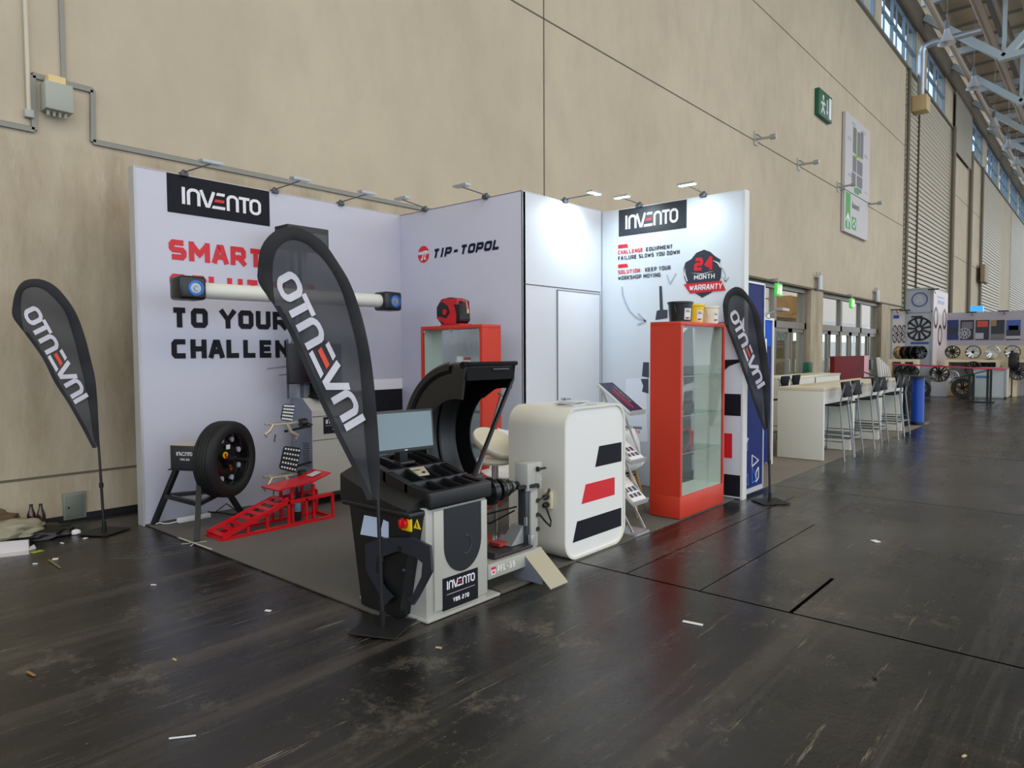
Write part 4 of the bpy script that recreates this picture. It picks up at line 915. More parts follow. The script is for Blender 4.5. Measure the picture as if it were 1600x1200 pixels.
def bucket(x, y, r, h, m, lab, lid=None):
    t = thing('bucket', lab, 'bucket', (x, y, 1.832), 0, 'buckets on the front cabinet')
    z = 1.832; b = MB(); b.lathe([(.001, 0), (r*.86, 0), (r*.97, h*.88), (r*1.04, h*.9), (r*1.04, h*.99), (r*.96, h), (.001, h*.985)], (x, y, z), n=32); make('body', b, m, t)
    b = MB(); b.tube([(x+r*1.02*math.cos(a), y-r*1.02*math.sin(a)*.4-r*.62, z+h*.85-math.sin(a)*h*.55) for a in [PI*i/12 for i in range(13)]] if 0 else [(x-r*1.0, y, z+h*.86), (x-r*1.1, y-.02, z+h*.7), (x-r*1.12, y-.03, z+h*.45)], .004, 6); make('handle', b, blackp if lid else whitem, t)
    d = V((x, y, 0)).normalized(); d = -V((math.sin(YAW+.22), math.cos(YAW+.22), 0)); pe = V((-d.y, d.x, 0)); 
    b = MB(); pts = []
    for s, zz in ((0, .12), (1, .12), (1, .68), (0, .68)): pass
    n = 6; base = math.atan2(d.y, d.x)+.35
    for i in range(n):
        a0, a1 = base+i*.12, base+(i+1)*.12
        rr = lambda q: r*(.86+.11*q/.88)+.0025
        b.face([(x+math.cos(a)*rr(q), y+math.sin(a)*rr(q), z+h*q) for a, q in ((a0, .12), (a1, .12), (a1, .66), (a0, .66))])
    lb = make('label', b, paper, t)
    b = MB(); 
    for q, wd in ((.55, 3), (.48, 4), (.2, 4), (.16, 3)):
        for i in range(wd):
            a0, a1 = base+.1+i*.12, base+.1+(i+1)*.12; rr = r*(.86+.11*q/.88)+.004; b.face([(x+math.cos(a)*rr, y+math.sin(a)*rr, z+h*qq) for a, qq in ((a0, q), (a1, q), (a1, q+.03), (a0, q+.03))])
    make('label_print', b, ink, lb); return t
bucket(6.06, 3.15, .118, .195, mat('bucket_black', (20, 20, 22), .35), 'black plastic bucket on the front red cabinet', 1)
bucket(6.36, 3.17, .112, .185, yellow, 'yellow plastic bucket between the black and white buckets', 1)
bucket(6.60, 3.10, .090, .175, mat('bucket_white', (226, 224, 196), .35), 'creamy white plastic bucket, right of the yellow one', None)
b = MB(); b.tube([(6.62, 3.03, 1.835), (6.68, 3.0, 1.845), (6.74, 2.98, 1.83)], .005, 6); o = make('cable_end', b, black); tag(o, 'short black cable end on the right corner of the front cabinet', 'cable')
for (y, z, h, kind, lab) in ((4.99, 1.306, .20, 0, 'white can with red lid on the upper shelf, beside another can'), (5.10, 1.306, .21, 1, 'white can with grey print on the upper shelf, left one'), (4.76, 1.306, .22, 2, 'spray can with black cap at the right of the upper shelf')):
    t = thing('can', lab, 'can', (5.03, y, z), 0, 'cans in the rear red cabinet'); b = MB(); b.cyl((5.03, y, z), (5.03, y, z+h*.86), .038, n=20); bd_ = make('body', b, paper, t)
    b = MB(); b.cyl((5.03, y, z+h*.86), (5.03, y, z+h*(1.0 if kind < 2 else 1.12)), .034, n=20); make('cap', b, (redmet, paper, black)[kind], t)
    b = MB(); b.cyl((5.03, y, z+h*.3), (5.03, y, z+h*.36), .0388, n=20); make('label_band', b, (redp, ink, redp)[kind], bd_)
# hose reel on the rear cabinet
t = thing('hose_reel', 'red and black hose reel standing on the rear red cabinet', 'hose reel', (5.03, 5.15, 1.83))
prof = [(-.17, .06), (-.19, .10), (-.19, .19), (-.12, .27), (.02, .285), (.13, .25), (.145, .05), (.10, .012), (-.12, .012)]
b = MB(); b.prism([(4.93, 5.15-u, 1.835+v) for u, v in prof], (.17, 0, 0)); bmesh.ops.bevel(b.bm, geom=b.bm.edges[:], offset=.008, segments=2, affect='EDGES'); bd_ = make('drum_case', b, mat('reel_black', (26, 26, 28), .4), t)
b = MB(); b.prism([(4.921, 5.15-u, 1.835+v) for u, v in ((-.185, .08), (-.05, .012), (.10, .012), (.11, .1), (.06, .27), (-.05, .27), (-.12, .25), (-.02, .12))], (.01, 0, 0)); make('red_face', b, mat('reel_red', (200, 22, 34), .4), bd_)
b = MB(); b.prism([(4.915, 5.15-u, 1.835+v) for u, v in ((-.17, .14), (-.09, .24), (-.01, .2), (.02, .13), (-.03, .07), (-.15, .1))], (.006, 0, 0)); make('hub_plate', b, MATS['reel_black'], bd_)
b = MB(); b.cyl((4.905, 5.19, 1.97), (4.916, 5.19, 1.97), .03, n=16); b.box(4.915, 5.0, 5.02, 5.09, 2.04, 2.10); make('hub', b, MATS['reel_red'], bd_)
b = MB(); b.box(4.93, 5.11, 4.99, 5.28, 1.83, 1.848, .004); make('foot', b, MATS['reel_red'], t)
b = MB(); b.tube([(5.0, 5.03, 2.08), (5.0, 4.97, 2.07), (5.0, 4.95, 1.99)], .012, 8); hs = make('hose', b, mat('hose_pink', (206, 96, 84), .5), t)
b = MB(); b.cyl((5.0, 4.95, 1.99), (5.0, 4.945, 1.95), .012, n=8); make('brass_fitting', b, mat('brass', (200, 170, 110), .35, .6), hs)
# ================================================================== wheel balancer in front
t = thing('wheel_balancer', 'grey and black wheel balancing machine with raised hood at the front corner', 'wheel balancer', (2.87, 3.2, 0))
x0, x1, y0, y1 = 2.62, 3.12, 2.945, 3.56
b = MB(); b.box(x0, x1, y0, y1, .012, .66, .006); bd = make('body', b, greymet, t)
b = MB(); b.box(x0+.055, x1-.0, y0-.012, y0, .05, .64, .004); make('front_panel', b, mat('panel_grey', (184, 182, 174), .4), bd)
b = MB(); b.box(x0-.01, x1+.11, y0-.02, y1, .004, .022, .003); make('base_plate', b, greymet, t)
# tongue-shaped black inset
b = MB(); xc = 2.905; pts = [(xc-.155, .64)]
for i in range(25):
    a = PI+PI*i/24; pts.append((xc+.155*math.cos(a), .42+.175*math.sin(a)))
pts.append((xc+.155, .64)); b.prism([(x, y0-.018, z) for x, z in pts], (0, .008, 0)); ins = make('front_inset', b, mat('inset_black', (28, 29, 34), .4), bd, smooth=50)
b = MB(); b.tube([(xc+.02+.045*math.cos(a), y0-.020, .40+.055*math.sin(a)) for a in [math.radians(-130+i*12) for i in range(20)]], .003, 6); make('inset_ring', b, mat('inset_edge', (60, 62, 68), .4), ins)
b = MB(); b.box(2.735, 3.03, y0-.016, y0-.011, .04, .232); lp = make('label_plate', b, ink, bd)
b, r = MB(), MB(); logo(b, r, aff((2.765, y0-.018, .165), (.0070, 0, 0), (0, 0, .0070))); text(b, 'VBS 270', (2.815, y0-.018, .075), (1, 0, 0), (0, 0, 1), .026, .021, .84, .24); b.box(2.765, 3.0, y0-.018, y0-.0175, .130, .132); make('label_lettering', b, whitep, lp); make('label_bar', r, redp, lp)
# bin-like side storage
b = MB(); xa = 2.535
pr = [(3.55, .63), (2.955, .63), (3.09, .02), (3.44, .02)]
b.prism([(xa, y, z) for y, z in pr], (x0-xa, 0, 0)); sb = make('side_bin', b, black, t)
b = MB(); b.box(xa-.03, x0+.02, 2.95, 3.59, .62, .655, .01); make('bin_rim', b, black, sb)
b = MB(); p = oX(635, 817, xa-.006); b.box(xa-.012, xa, p.y-.045, p.y+.04, p.z-.045, p.z+.04, .004); sw = make('switch_plate', b, yellow, sb)
b = MB(); b.cyl((xa-.04, p.y+.005, p.z), (xa-.012, p.y+.005, p.z), .028, n=20); b.box(xa-.052, xa-.04, p.y-.002, p.y+.012, p.z-.024, p.z+.024, .003); make('rotary_knob', b, redmet, sw)
b = MB(); q = oX(652, 820, xa); b.prism([(xa-.003, q.y+.03, q.z-.022), (xa-.003, q.y-.03, q.z-.022), (xa-.003, q.y, q.z+.03)], (.003, 0, 0)); wt = make('warning_triangle', b, yellow, sb)
b = MB(); b.bar((xa-.004, q.y+.002, q.z+.014), (xa-.004, q.y-.004, q.z-.014), .002, .007, (1, 0, 0)); make('warning_bolt', b, ink, wt)
for (px0, px1, py0, py1, lab) in ((566, 591, 805, 836, 'left'), (596, 607, 812, 838, 'right')):
    c = [oX(*k, xa-.004) for k in ((px0+3, py0), (px1, py0+4), (px1, py1+4), (px0-3, py1-1))]
    b = MB(); b.prism(c, (.002, 0, 0)); make('instruction_sheet', b, mat('sheet_blue', (196, 208, 232), .5), sb)
# caliper bracket hanging on the side
b = MB(); cp = [(215, 600), (320, 560), (510, 558), (620, 610), (632, 765), (545, 930), (515, 978), (475, 938), (512, 915), (568, 800), (575, 715), (535, 680), (420, 640), (290, 690), (285, 780), (330, 870), (385, 930), (340, 980), (280, 860), (222, 760)]
pts = [oX(520+x/4, 700+y/4, xa-.02) for x, y in cp]; b.prism(pts, (-.018, 0, 0)); cal = make('wheel_caliper', b, mat('caliper_dark', (42, 45, 54), .35), t, smooth=20)
b = MB(); c = oX(624, 857, xa-.04); b.cyl(c, c+V((.05, 0, 0)), .016, n=14); c = oX(626, 892, xa-.02); b.cyl(c, c+V((.03, 0, 0)), .018, n=14); make('caliper_pin', b, black, cal)
# top tray: lobed black plastic moulding
def prof(y):                                            # height of the deck from front to back
    u = (y-2.93)/(3.62-2.93); return .755+.125*(u*u*(3-2*u))
b = MB(); N = 26; ys = [2.925+(3.66-2.925)*i/N for i in range(N+1)]
def deck(xa_, xb_, zoff, zbot, ys_=ys):
    for i in range(len(ys_)-1):
        a, c = ys_[i], ys_[i+1]
        b.face([(xa_, a, prof(a)+zoff), (xb_, a, prof(a)+zoff), (xb_, c, prof(c)+zoff), (xa_, c, prof(c)+zoff)])
        b.face([(xa_, a, zbot), (xa_, c, zbot), (xa_, c, prof(c)+zoff), (xa_, a, prof(a)+zoff)]); b.face([(xb_, a, zbot), (xb_, c, zbot), (xb_, c, prof(c)+zoff), (xb_, a, prof(a)+zoff)])
    b.face([(xa_, ys_[0], zbot), (xb_, ys_[0], zbot), (xb_, ys_[0], prof(ys_[0])+zoff), (xa_, ys_[0], prof(ys_[0])+zoff)]); b.face([(xa_, ys_[-1], zbot), (xb_, ys_[-1], zbot), (xb_, ys_[-1], prof(ys_[-1])+zoff), (xa_, ys_[-1], prof(ys_[-1])+zoff)])
    b.face([(xa_, ys_[0], zbot), (xa_, ys_[-1], zbot), (xb_, ys_[-1], zbot), (xb_, ys_[0], zbot)])
deck(2.66, 3.13, -.045, .655)
rims = [(2.64, 2.69), (2.79, 2.82), (2.92, 2.945), (3.03, 3.05), (3.10, 3.14)]
for a, c in rims: deck(a, c, 0, .655)
for y in (2.925, 3.12, 3.32, 3.60):
    b.box(2.64, 3.14, y, y+.035, .66, prof(y+.02)+.001, .006)
b.box(2.63, 3.15, 2.915, 2.96, .655, .757, .015, 3)
tr = make('tool_tray', b, black, t, smooth=40)
b = MB(); ysl = [2.99+(3.62-2.99)*i/14 for i in range(15)]     # sloping left lobe
for i in range(14):
    a, c = ysl[i], ysl[i+1]; za, zc = .665+.14*(i/14)**1.4, .665+.14*((i+1)/14)**1.4
    b.face([(2.52, a, za), (2.65, a, za+.05), (2.65, c, zc+.05), (2.52, c, zc)]); b.face([(2.52, a, .65), (2.52, c, .65), (2.52, c, zc), (2.52, a, za)]); b.face([(2.65, a, .65), (2.65, c, .65), (2.65, c, zc+.05), (2.65, a, za+.05)])
b.face([(2.52, 2.99, .65), (2.65, 2.99, .65), (2.65, 2.99, .715), (2.52, 2.99, .665)]); b.face([(2.52, 3.62, .65), (2.65, 3.62, .65), (2.65, 3.62, .855), (2.52, 3.62, .805)])
make('tray_side_lobe', b, black, tr, smooth=60)
b = MB(); c = [oZ(*k, .862) for k in ((639, 733), (662, 730), (671, 742), (655, 744))]; b.prism(c, (0, 0, .006)); kp = make('control_panel', b, mat('panel_beige2', (190, 180, 160), .5), tr)
b = MB(); c = oZ(662, 739, .868); b.cyl(c, c+V((0, 0, .01)), .010, n=12); make('dial', b, black, kp); b = MB(); c = oZ(652, 735, .868); b.box(c.x-.03, c.x+.02, c.y-.004, c.y+.004, .868, .872); make('button', b, black, kp)
b = MB()
for k in range(3): b.lathe([(.03, 0), (.045, 0), (.045, .02), (.03, .02), (.03, 0)], (2.56+.012*k, 3.12+k*.13, .655), n=20)
make('cone_ring', b, rubber, sb)
# monitor
q = [oY(*k, 3.42) for k in ((587, 646), (668, 640), (674, 699), (588, 708))]
mc = sum(q, V((0, 0, 0)))/4
mw, mh = .455, .265
mm = Matrix.Translation(mc) @ Matrix.Rotation(math.radians(-6), 4, 'Z') @ Matrix.Rotation(math.radians(-6), 4, 'X')
b = MB(); b.box(-mw/2, mw/2, -.012, .022, -mh/2, mh/2, .006, 2, mm); mo = make('monitor', b, mat('bezel_grey', (56, 60, 62), .4), t)
b = MB(); b.box(-mw/2+.016, mw/2-.016, -.0145, -.011, -mh/2+.022, mh/2-.016, 0, 2, mm); make('screen', b, screen, mo)
b = MB(); b.box(-.012, .012, -.0145, -.012, -mh/2+.007, -mh/2+.014, 0, 2, mm); make('maker_badge', b, alu, mo)
b = MB(); b.box(mc.x-.05, mc.x+.05, mc.y+.02, mc.y+.07, mc.z-.06, mc.z+.06, .008); b.box(mc.x-.035, mc.x+.035, mc.y-.0, mc.y+.06, .84, mc.z-.03, .008); b.box(mc.x-.06, mc.x+.06, mc.y-.04, mc.y+.08, .84, .865, .006); make('monitor_stand', b, black, t)
# hood: a wheel guard tipped back, C-shaped, open to the front
hc = (3.25, .95); xa, xb = 3.17, 3.66; b = MB(); n = 40; A0, A1 = math.radians(-42), math.radians(99)
def hp(x, r, a): return (x, hc[0]+r*math.cos(a), hc[1]+r*math.sin(a))
def shell(b, sect, a0=A0, a1=A1, n=n):
    for i in range(n):
        p, q2 = a0+(a1-a0)*i/n, a0+(a1-a0)*(i+1)/n
        for (xA, rA), (xB, rB) in zip(sect, sect[1:]): b.face([hp(xA, rA, p), hp(xB, rB, p), hp(xB, rB, q2), hp(xA, rA, q2)])
shell(b, [(xa, .30), (xa, .50), (xa+.012, .525), (xa+.04, .54), (xb-.04, .54), (xb-.012, .525), (xb, .50), (xb, .355), (xb-.014, .352), (xb-.014, .50), (xb-.045, .525), (xa+.045, .525), (xa+.014, .5), (xa+.014, .30), (xa, .30)])
for a in (A0, A1):
    b.face([hp(xa, .30, a), hp(xa, .53, a), hp(xb, .53, a), hp(xb, .50, a), hp(xa+.02, .50, a), hp(xa+.02, .30, a)])
hd = make('hood', b, mat('hood_black', (22, 22, 23), .33), t, smooth=40)
b = MB(); shell(b, [(xa-.004, .47), (xa-.016, .49), (xa-.012, .53), (xa+.01, .545)], math.radians(5), math.radians(84)); make('hood_bead', b, black, hd)
b = MB()
for xx in (xa+.17, xa+.32): shell(b, [(xx-.012, .524), (xx-.008, .508), (xx+.008, .508), (xx+.012, .524)])
make('hood_rib', b, black, hd)
tl = [oX(*k, xb) for k in ((795, 567), (786, 598), (762, 606))]
b = MB(); yF = 3.17; b.box(xa+.02, xb+.03, yF-.012, yF+.02, 1.463, 1.492, .01, 3); b.cyl((xa+.0, yF+.02, 1.47), (xa+.05, yF+.02, 1.47), .024, n=16)
b.prism([(xb-.012, yF-.01, 1.49), (xb-.012, yF+.005, 1.385), (xb-.012, yF+.05, 1.345), (xb-.012, yF+.16, 1.305), (xb-.012, yF+.3, 1.22), (xb-.012, yF+.3, 1.44), (xb-.012, yF+.12, 1.485)], (.016, 0, 0))
b.box(xa+.02, xb, yF, yF+.012, 1.37, 1.47); make('hood_lip', b, mat('lip_black', (15, 15, 16), .7, spec=.2), hd)
b = MB(); b.box(xa+.26, xa+.42, yF-.014, yF-.010, 1.437, 1.445); make('hood_label', b, mat('label_dark', (74, 76, 80), .4), hd)
b = MB(); b.bar((xb+.015, yF+.03, 1.37), (3.26, 3.20, .70), .022, .022); make('hood_arm', b, black, t)
b = MB(); b.cyl((xb-.02, 3.28, 1.25), (3.36, 3.24, .72), .009, n=10); b.cyl((xb-.03, 3.3, 1.27), (xb+.0, 3.27, 1.24), .008, n=8); make('gas_strut', b, mat('strut_grey', (130, 128, 124), .35, .5), t)
b = MB(); b.box(3.13, 3.34, 3.10, 3.34, .60, .72, .02); b.box(3.15, 3.3, 3.25, 3.7, .45, .66, .02); b.box(3.20, 3.34, 3.16, 3.26, .68, .74, .01); make('hinge_block', b, mat('hinge_dark', (40, 42, 46), .4), t)
b = MB(); sy, sz = 3.10, .635
b.cyl((3.12, sy, sz), (3.86, sy, sz), .018, n=16); sh = make('shaft', b, alu, t)
b = MB(); b.lathe([(.001, 0), (.085, 0), (.095, .02), (.093, .04), (.07, .06), (.045, .065), (.045, .09), (.075, .09), (.078, .11), (.06, .14), (.04, .145), (.04, .16), (.06, .16), (.062, .18), (.045, .21), (.03, .22), (.001, .22)], (3.30, sy, sz), (1, 0, 0), n=36); make('centring_cone', b, mat('cone_black', (24, 24, 26), .25, .1), t)
b = MB(); b.cyl((3.44, sy, sz), (3.50, sy, sz), .062, .05, n=28); b.cyl((3.50, sy, sz), (3.55, sy, sz), .05, .04, n=28); make('steel_cone', b, mat('steel_dark', (96, 98, 96), .3, .7), t)
b = MB(); b.cyl((3.55, sy, sz), (3.60, sy, sz), .03, n=16); b.bar((3.57, sy-.05, sz), (3.57, sy+.05, sz), .016, .016); make('quick_nut', b, black, t)

# wheel lift beside it
t = thing('wheel_lift', 'grey PFL-65 wheel lift with holed post and small ramp', 'wheel lift', (3.5, 3.1, 0))
b = MB(); b.box(3.14, 3.68, 2.945, 2.975, .12, .215, .003); b.box(3.14, 3.68, 3.25, 3.28, .12, .215, .003); b.box(3.14, 3.68, 2.975, 3.25, .195, .21); fm = make('frame', b, greymet, t)
b = MB(); b.box(3.24, 3.85, 2.93, 3.32, .006, .03); make('base', b, mat('base_grey', (90, 88, 82), .5), t)
b = MB(); text(b, 'PFL-65', (3.222, 2.943, .150), (1, 0, 0), (0, 0, 1), .042, .0295, .84, .24); make('lettering', b, mat('white_bold', (230, 228, 222), .5), fm)
b = MB(); b.box(3.165, 3.205, 2.942, 2.944, .145, .195); make('maker_sticker', b, whitep, fm)
b = MB(); b.box(3.165, 3.205, 2.940, 2.942, .178, .195); b.box(3.175, 3.182, 2.940, 2.942, .152, .170); b.box(3.187, 3.195, 2.940, 2.942, .152, .170); make('sticker_print', b, redp, fm)
b = MB(); b.prism([(3.50, 2.965, .205), (3.69, 2.965, .205), (3.69, 2.73, .012), (3.50, 2.73, .012)], (0, 0, .006)); make('ramp_plate', b, mat('ramp_beige', (176, 168, 146), .45), t)
b = MB(); b.prism([(3.50, 2.95, .03), (3.50, 2.95, .19), (3.50, 2.80, .06), (3.50, 2.80, .03)], (.008, 0, 0)); b.box(3.50, 3.508, 2.95, 3.05, .03, .19); make('ramp_cheek', b, greyblue, t)
b = MB(); b.box(3.655, 3.73, 3.02, 3.13, .20, .70, .003); b.box(3.61, 3.765, 3.012, 3.13, .60, .79, .004); b.box(3.70, 3.712, 3.008, 3.013, .62, .74); po = make('post', b, greymet, t)
b = MB()
for z in (.62, .52, .42, .32): b.cyl((3.725, 3.010, z), (3.725, 3.022, z), .016, n=14)
for z in (.60, .48, .36): b.cyl((3.657, 3.04, z), (3.662, 3.04, z), .012, n=12)
make('post_holes', b, black, po)
b = MB(); b.box(3.61, 3.652, 3.03, 3.10, .23, .62, .004); make('guide_rail', b, mat('rail_dark', (66, 70, 74), .35, .3), t)
b = MB(); b.bar((3.56, 3.06, .63), (3.70, 2.99, .635), .025, .025); make('stop_arm', b, black, t); b = MB(); b.cyl((3.70, 3.0, .745), (3.78, 2.99, .745), .009, n=8); b.cyl((3.70, 3.0, .745), (3.71, 3.0, .745), .018, n=10); make('latch_lever', b, black, t)
b = MB(); b.box(3.25, 3.64, 2.99, 3.23, .215, .235, .004); b.box(3.25, 3.28, 2.99, 3.23, .235, .255); make('carriage_tray', b, mat('tray_dark', (44, 40, 44), .4), t)
b = MB(); b.prism([(3.48, 3.05, .24), (3.64, 3.05, .24), (3.64, 3.05, .36), (3.60, 3.05, .36)], (0, .1, 0)); b.cyl((3.62, 3.04, .36), (3.62, 3.04, .42), .012, n=10); b.box(3.62, 3.65, 2.99, 3.02, .22, .30, .003); make('lift_bracket', b, alu, t)
b = MB(); b.box(3.42, 3.5, 3.1, 3.2, .24, .262); make('red_pad', b, mat('pad_red', (160, 50, 50), .5), t)
for pts, lab in (([(3.62, 3.12, .48), (3.5, 3.3, .42), (3.35, 3.45, .30), (3.2, 3.6, .15), (3.15, 3.75, .02)], 'upper black cable hanging from the wheel lift'), ([(3.62, 3.14, .45), (3.55, 3.3, .35), (3.4, 3.45, .33), (3.25, 3.6, .2), (3.3, 3.8, .02)], 'lower black cable hanging from the wheel lift')):
    b = MB(); b.tube(pts, .006, 6); o = make('hanging_cable', b, black); tag(o, lab, 'cable')

# ---- counter with rounded corners
t = thing('reception_counter', 'white rounded counter with slanted black and red stripes', 'counter', (4.42, 3.2, 0))
def rrect(x0, x1, z0, z1, r, n=10):
    P = []
    for cx, cz, a0 in ((x1-r, z1-r, 0), (x0+r, z1-r, 90), (x0+r, z0+r, 180), (x1-r, z0+r, 270)):
        for i in range(n+1):
            a = math.radians(a0+90*i/n); P.append((cx+r*math.cos(a), cz+r*math.sin(a)))
    return P
X0, X1, Z0, Z1 = 4.015, 4.84, .008, 1.145
b = MB(); b.prism([(x, 3.012, z) for x, z in rrect(X0+.012, X1-.012, Z0+.012, Z1-.012, .135)], (0, .52, 0)); bd = make('body', b, mat('counter_white', (236, 235, 232), .38), t, smooth=30)
b = MB(); o_, i_ = rrect(X0, X1, Z0, Z1, .15), rrect(X0+.017, X1-.017, Z0+.017, Z1-.017, .133); n = len(o_)
for k in range(n):
    j = (k+1) % n; f4 = lambda p, y: (p[0], y, p[1])
    b.face([f4(o_[k], 2.998), f4(o_[j], 2.998), f4(i_[j], 2.998), f4(i_[k], 2.998)]); b.face([f4(o_[k], 2.998), f4(o_[j], 2.998), f4(o_[j], 3.54), f4(o_[k], 3.54)])
    b.face([f4(i_[k], 2.998), f4(i_[j], 2.998), f4(i_[j], 3.54), f4(i_[k], 3.54)]); b.face([f4(o_[k], 3.54), f4(o_[j], 3.54), f4(i_[j], 3.54), f4(i_[k], 3.54)])
make('edge_band', b, cream, bd, smooth=30)
def par(L): return [(x, 3.0105, z) for x, z in L]
b = MB(); b.prism(par([(4.425, .640+.025), (4.80, .665), (4.80, .822), (4.478, .822)]), (0, .001, 0)); make('black_stripe', b, ink, bd); b = MB(); b.prism(par([(4.13, .135), (4.80, .135), (4.80, .285), (4.185, .285)]), (0, .001, 0)); make('black_stripe', b, ink, bd)
b = MB(); b.prism(par([(4.243, .407), (4.70, .407), (4.70, .549), (4.297, .549)]), (0, .001, 0)); make('red_stripe', b, redp, bd)
t2 = thing('wall_socket', 'cream double socket on the side of the counter', 'socket', (4.0, 3.14, .45))
b = MB(); b.box(3.985, 4.014, 3.10, 3.17, .40, .53, .006); make('housing', b, mat('socket_cream', (232, 222, 190), .4), t2)
b = MB(); 
for z in (.49, .43): b.cyl((3.955, 3.135, z), (3.985, 3.135, z), .021, n=14); b.sphere((3.95, 3.135, z), .02)
make('plug', b, black, t2)
b = MB(); b.tube([(3.95, 3.12, .495), (3.92, 3.06, .56), (3.86, 3.02, .58), (3.80, 3.01, .53), (3.74, 3.012, .525)], .007, 6); b.tube([(3.95, 3.12, .42), (3.93, 3.06, .33), (3.87, 3.02, .31), (3.80, 3.01, .36), (3.74, 3.012, .42)], .007, 6); make('plug_cable', b, black, t2)
for i, (x, y, rz, lab) in enumerate(((4.27, 3.12, .1, 'lowest white brochure in the pile on the counter'), (4.29, 3.13, -.1, 'second white brochure in the pile on the counter'), (4.27, 3.15, .25, 'third white brochure in the pile on the counter'), (4.30, 3.12, .05, 'top white brochure in the pile on the counter'), (4.5, 3.10, .3, 'folded white leaflet beside the pile on the counter'))):
    z = 1.146+(i*.009 if i < 4 else 0); b = MB(); b.box(-.105, .105, -.075, .075, 0, .008, .001, 1, Matrix.Translation((x, y, z)) @ Matrix.Rotation(rz, 4, 'Z')); o = make('brochure', b, mat('brochure_white', (206, 208, 210), .5)); tag(o, lab, 'brochure', 'brochures on the counter')

# ---- zigzag brochure stand right of the counter
t = thing('brochure_stand', 'folding silver zigzag brochure stand beside the counter', 'brochure stand', (5.0, 3.12, 0))
SX0, SX1 = 5.0, 5.22
b = MB()
for x in (SX0, SX1): b.bar((x, 3.0, .014), (x, 3.36, .014), .02, .015)
b.bar((SX0, 3.0, .014), (SX1, 3.0, .014), .02, .015); b.bar((SX0, 3.36, .014), (SX1, 3.36, .014), .02, .015); b.box(SX0, SX1, 3.02, 3.34, .014, .018); make('base', b, mat('stand_silver', (190, 192, 194), .3, .6), t)
zz = [(3.03, .03), (3.32, .50), (3.06, .30), (3.34, .78), (3.06, .62), (3.36, 1.26), (3.06, 1.03)]
for x in (SX0+.01, SX1-.01):
    b = MB()
    for (yA, zA), (yB, zB) in zip(zz, zz[1:]): b.bar((x, yA, zA), (x, yB, zB), .018, .010, (1, 0, 0))
    make('zigzag_rail', b, MATS['stand_silver'], t)
trays = [((3.30, .50), (3.02, .27)), ((3.33, .82), (3.04, .62)), ((3.38, 1.27), (3.05, 1.03))]
labs = ('lowest white brochure with car photos on the zigzag stand', 'middle white brochure with machine photos on the zigzag stand', 'dark blue brochure on top of the zigzag stand')
for k, ((yA, zA), (yB, zB)) in enumerate(trays):
    b = MB(); b.prism([(SX0-.01, yA, zA), (SX0-.01, yB, zB), (SX0-.01, yB-.012, zB+.03), (SX0-.01, yB-.018, zB+.026), (SX0-.01, yB-.006, zB-.012), (SX0-.01, yA, zA-.01)], (SX1-SX0+.02, 0, 0)); make('tray', b, mat('tray_silver', (200, 202, 204), .35, .4), t)
    tt = thing('brochure', labs[k], 'brochure', (5.11, (yA+yB)/2, (zA+zB)/2), 0, 'brochures on the zigzag stand')
    d = V((0, yB-yA, zB-zA)).normalized(); nrm = V((0, d.z, -d.y)); L = (V((0, yB, zB))-V((0, yA, zA))).length
    b = MB(); s0 = V((SX0+.003, yA, zA))+nrm*.002+d*.005; b.prism([s0, s0+d*(L-.012), s0+d*(L-.012)+V((.21, 0, 0)), s0+V((.21, 0, 0))], nrm*.016); make('pages', b, paper, tt)
    s1 = s0+nrm*.0165; cov = mat('cover_navy', (34, 36, 70), .4) if k == 2 else paper
    b = MB(); b.prism([s1, s1+d*(L-.012), s1+d*(L-.012)+V((.21, 0, 0)), s1+V((.21, 0, 0))], nrm*.002); cv = make('cover', b, cov, tt)
    s2 = s1+nrm*.0025; b = MB()
    def patch(u0, u1, v0, v1): b.face([s2+d*u0+V((v0, 0, 0)), s2+d*u1+V((v0, 0, 0)), s2+d*u1+V((v1, 0, 0)), s2+d*u0+V((v1, 0, 0))])
    if k == 2:
        patch(.08, L-.06, .095, .11); patch(.12, L-.08, .065, .07); make('cover_print', b, redp, cv); b = MB(); text(b, 'INVENTO', s2+d*.05+V((.14, 0, 0)), d, (1, 0, 0), .03, .034, .8, .2); make('cover_lettering', b, greyp, cv)
    else:
        for i in range(3): patch(L-.17, L-.12, .02+i*.062, .065+i*.062); patch(L-.10, L-.06, .02+i*.062, .065+i*.062)
        patch(.04, .055, .04, .16); make('cover_print', b, mat('print_dark', (70, 66, 84), .5), cv)

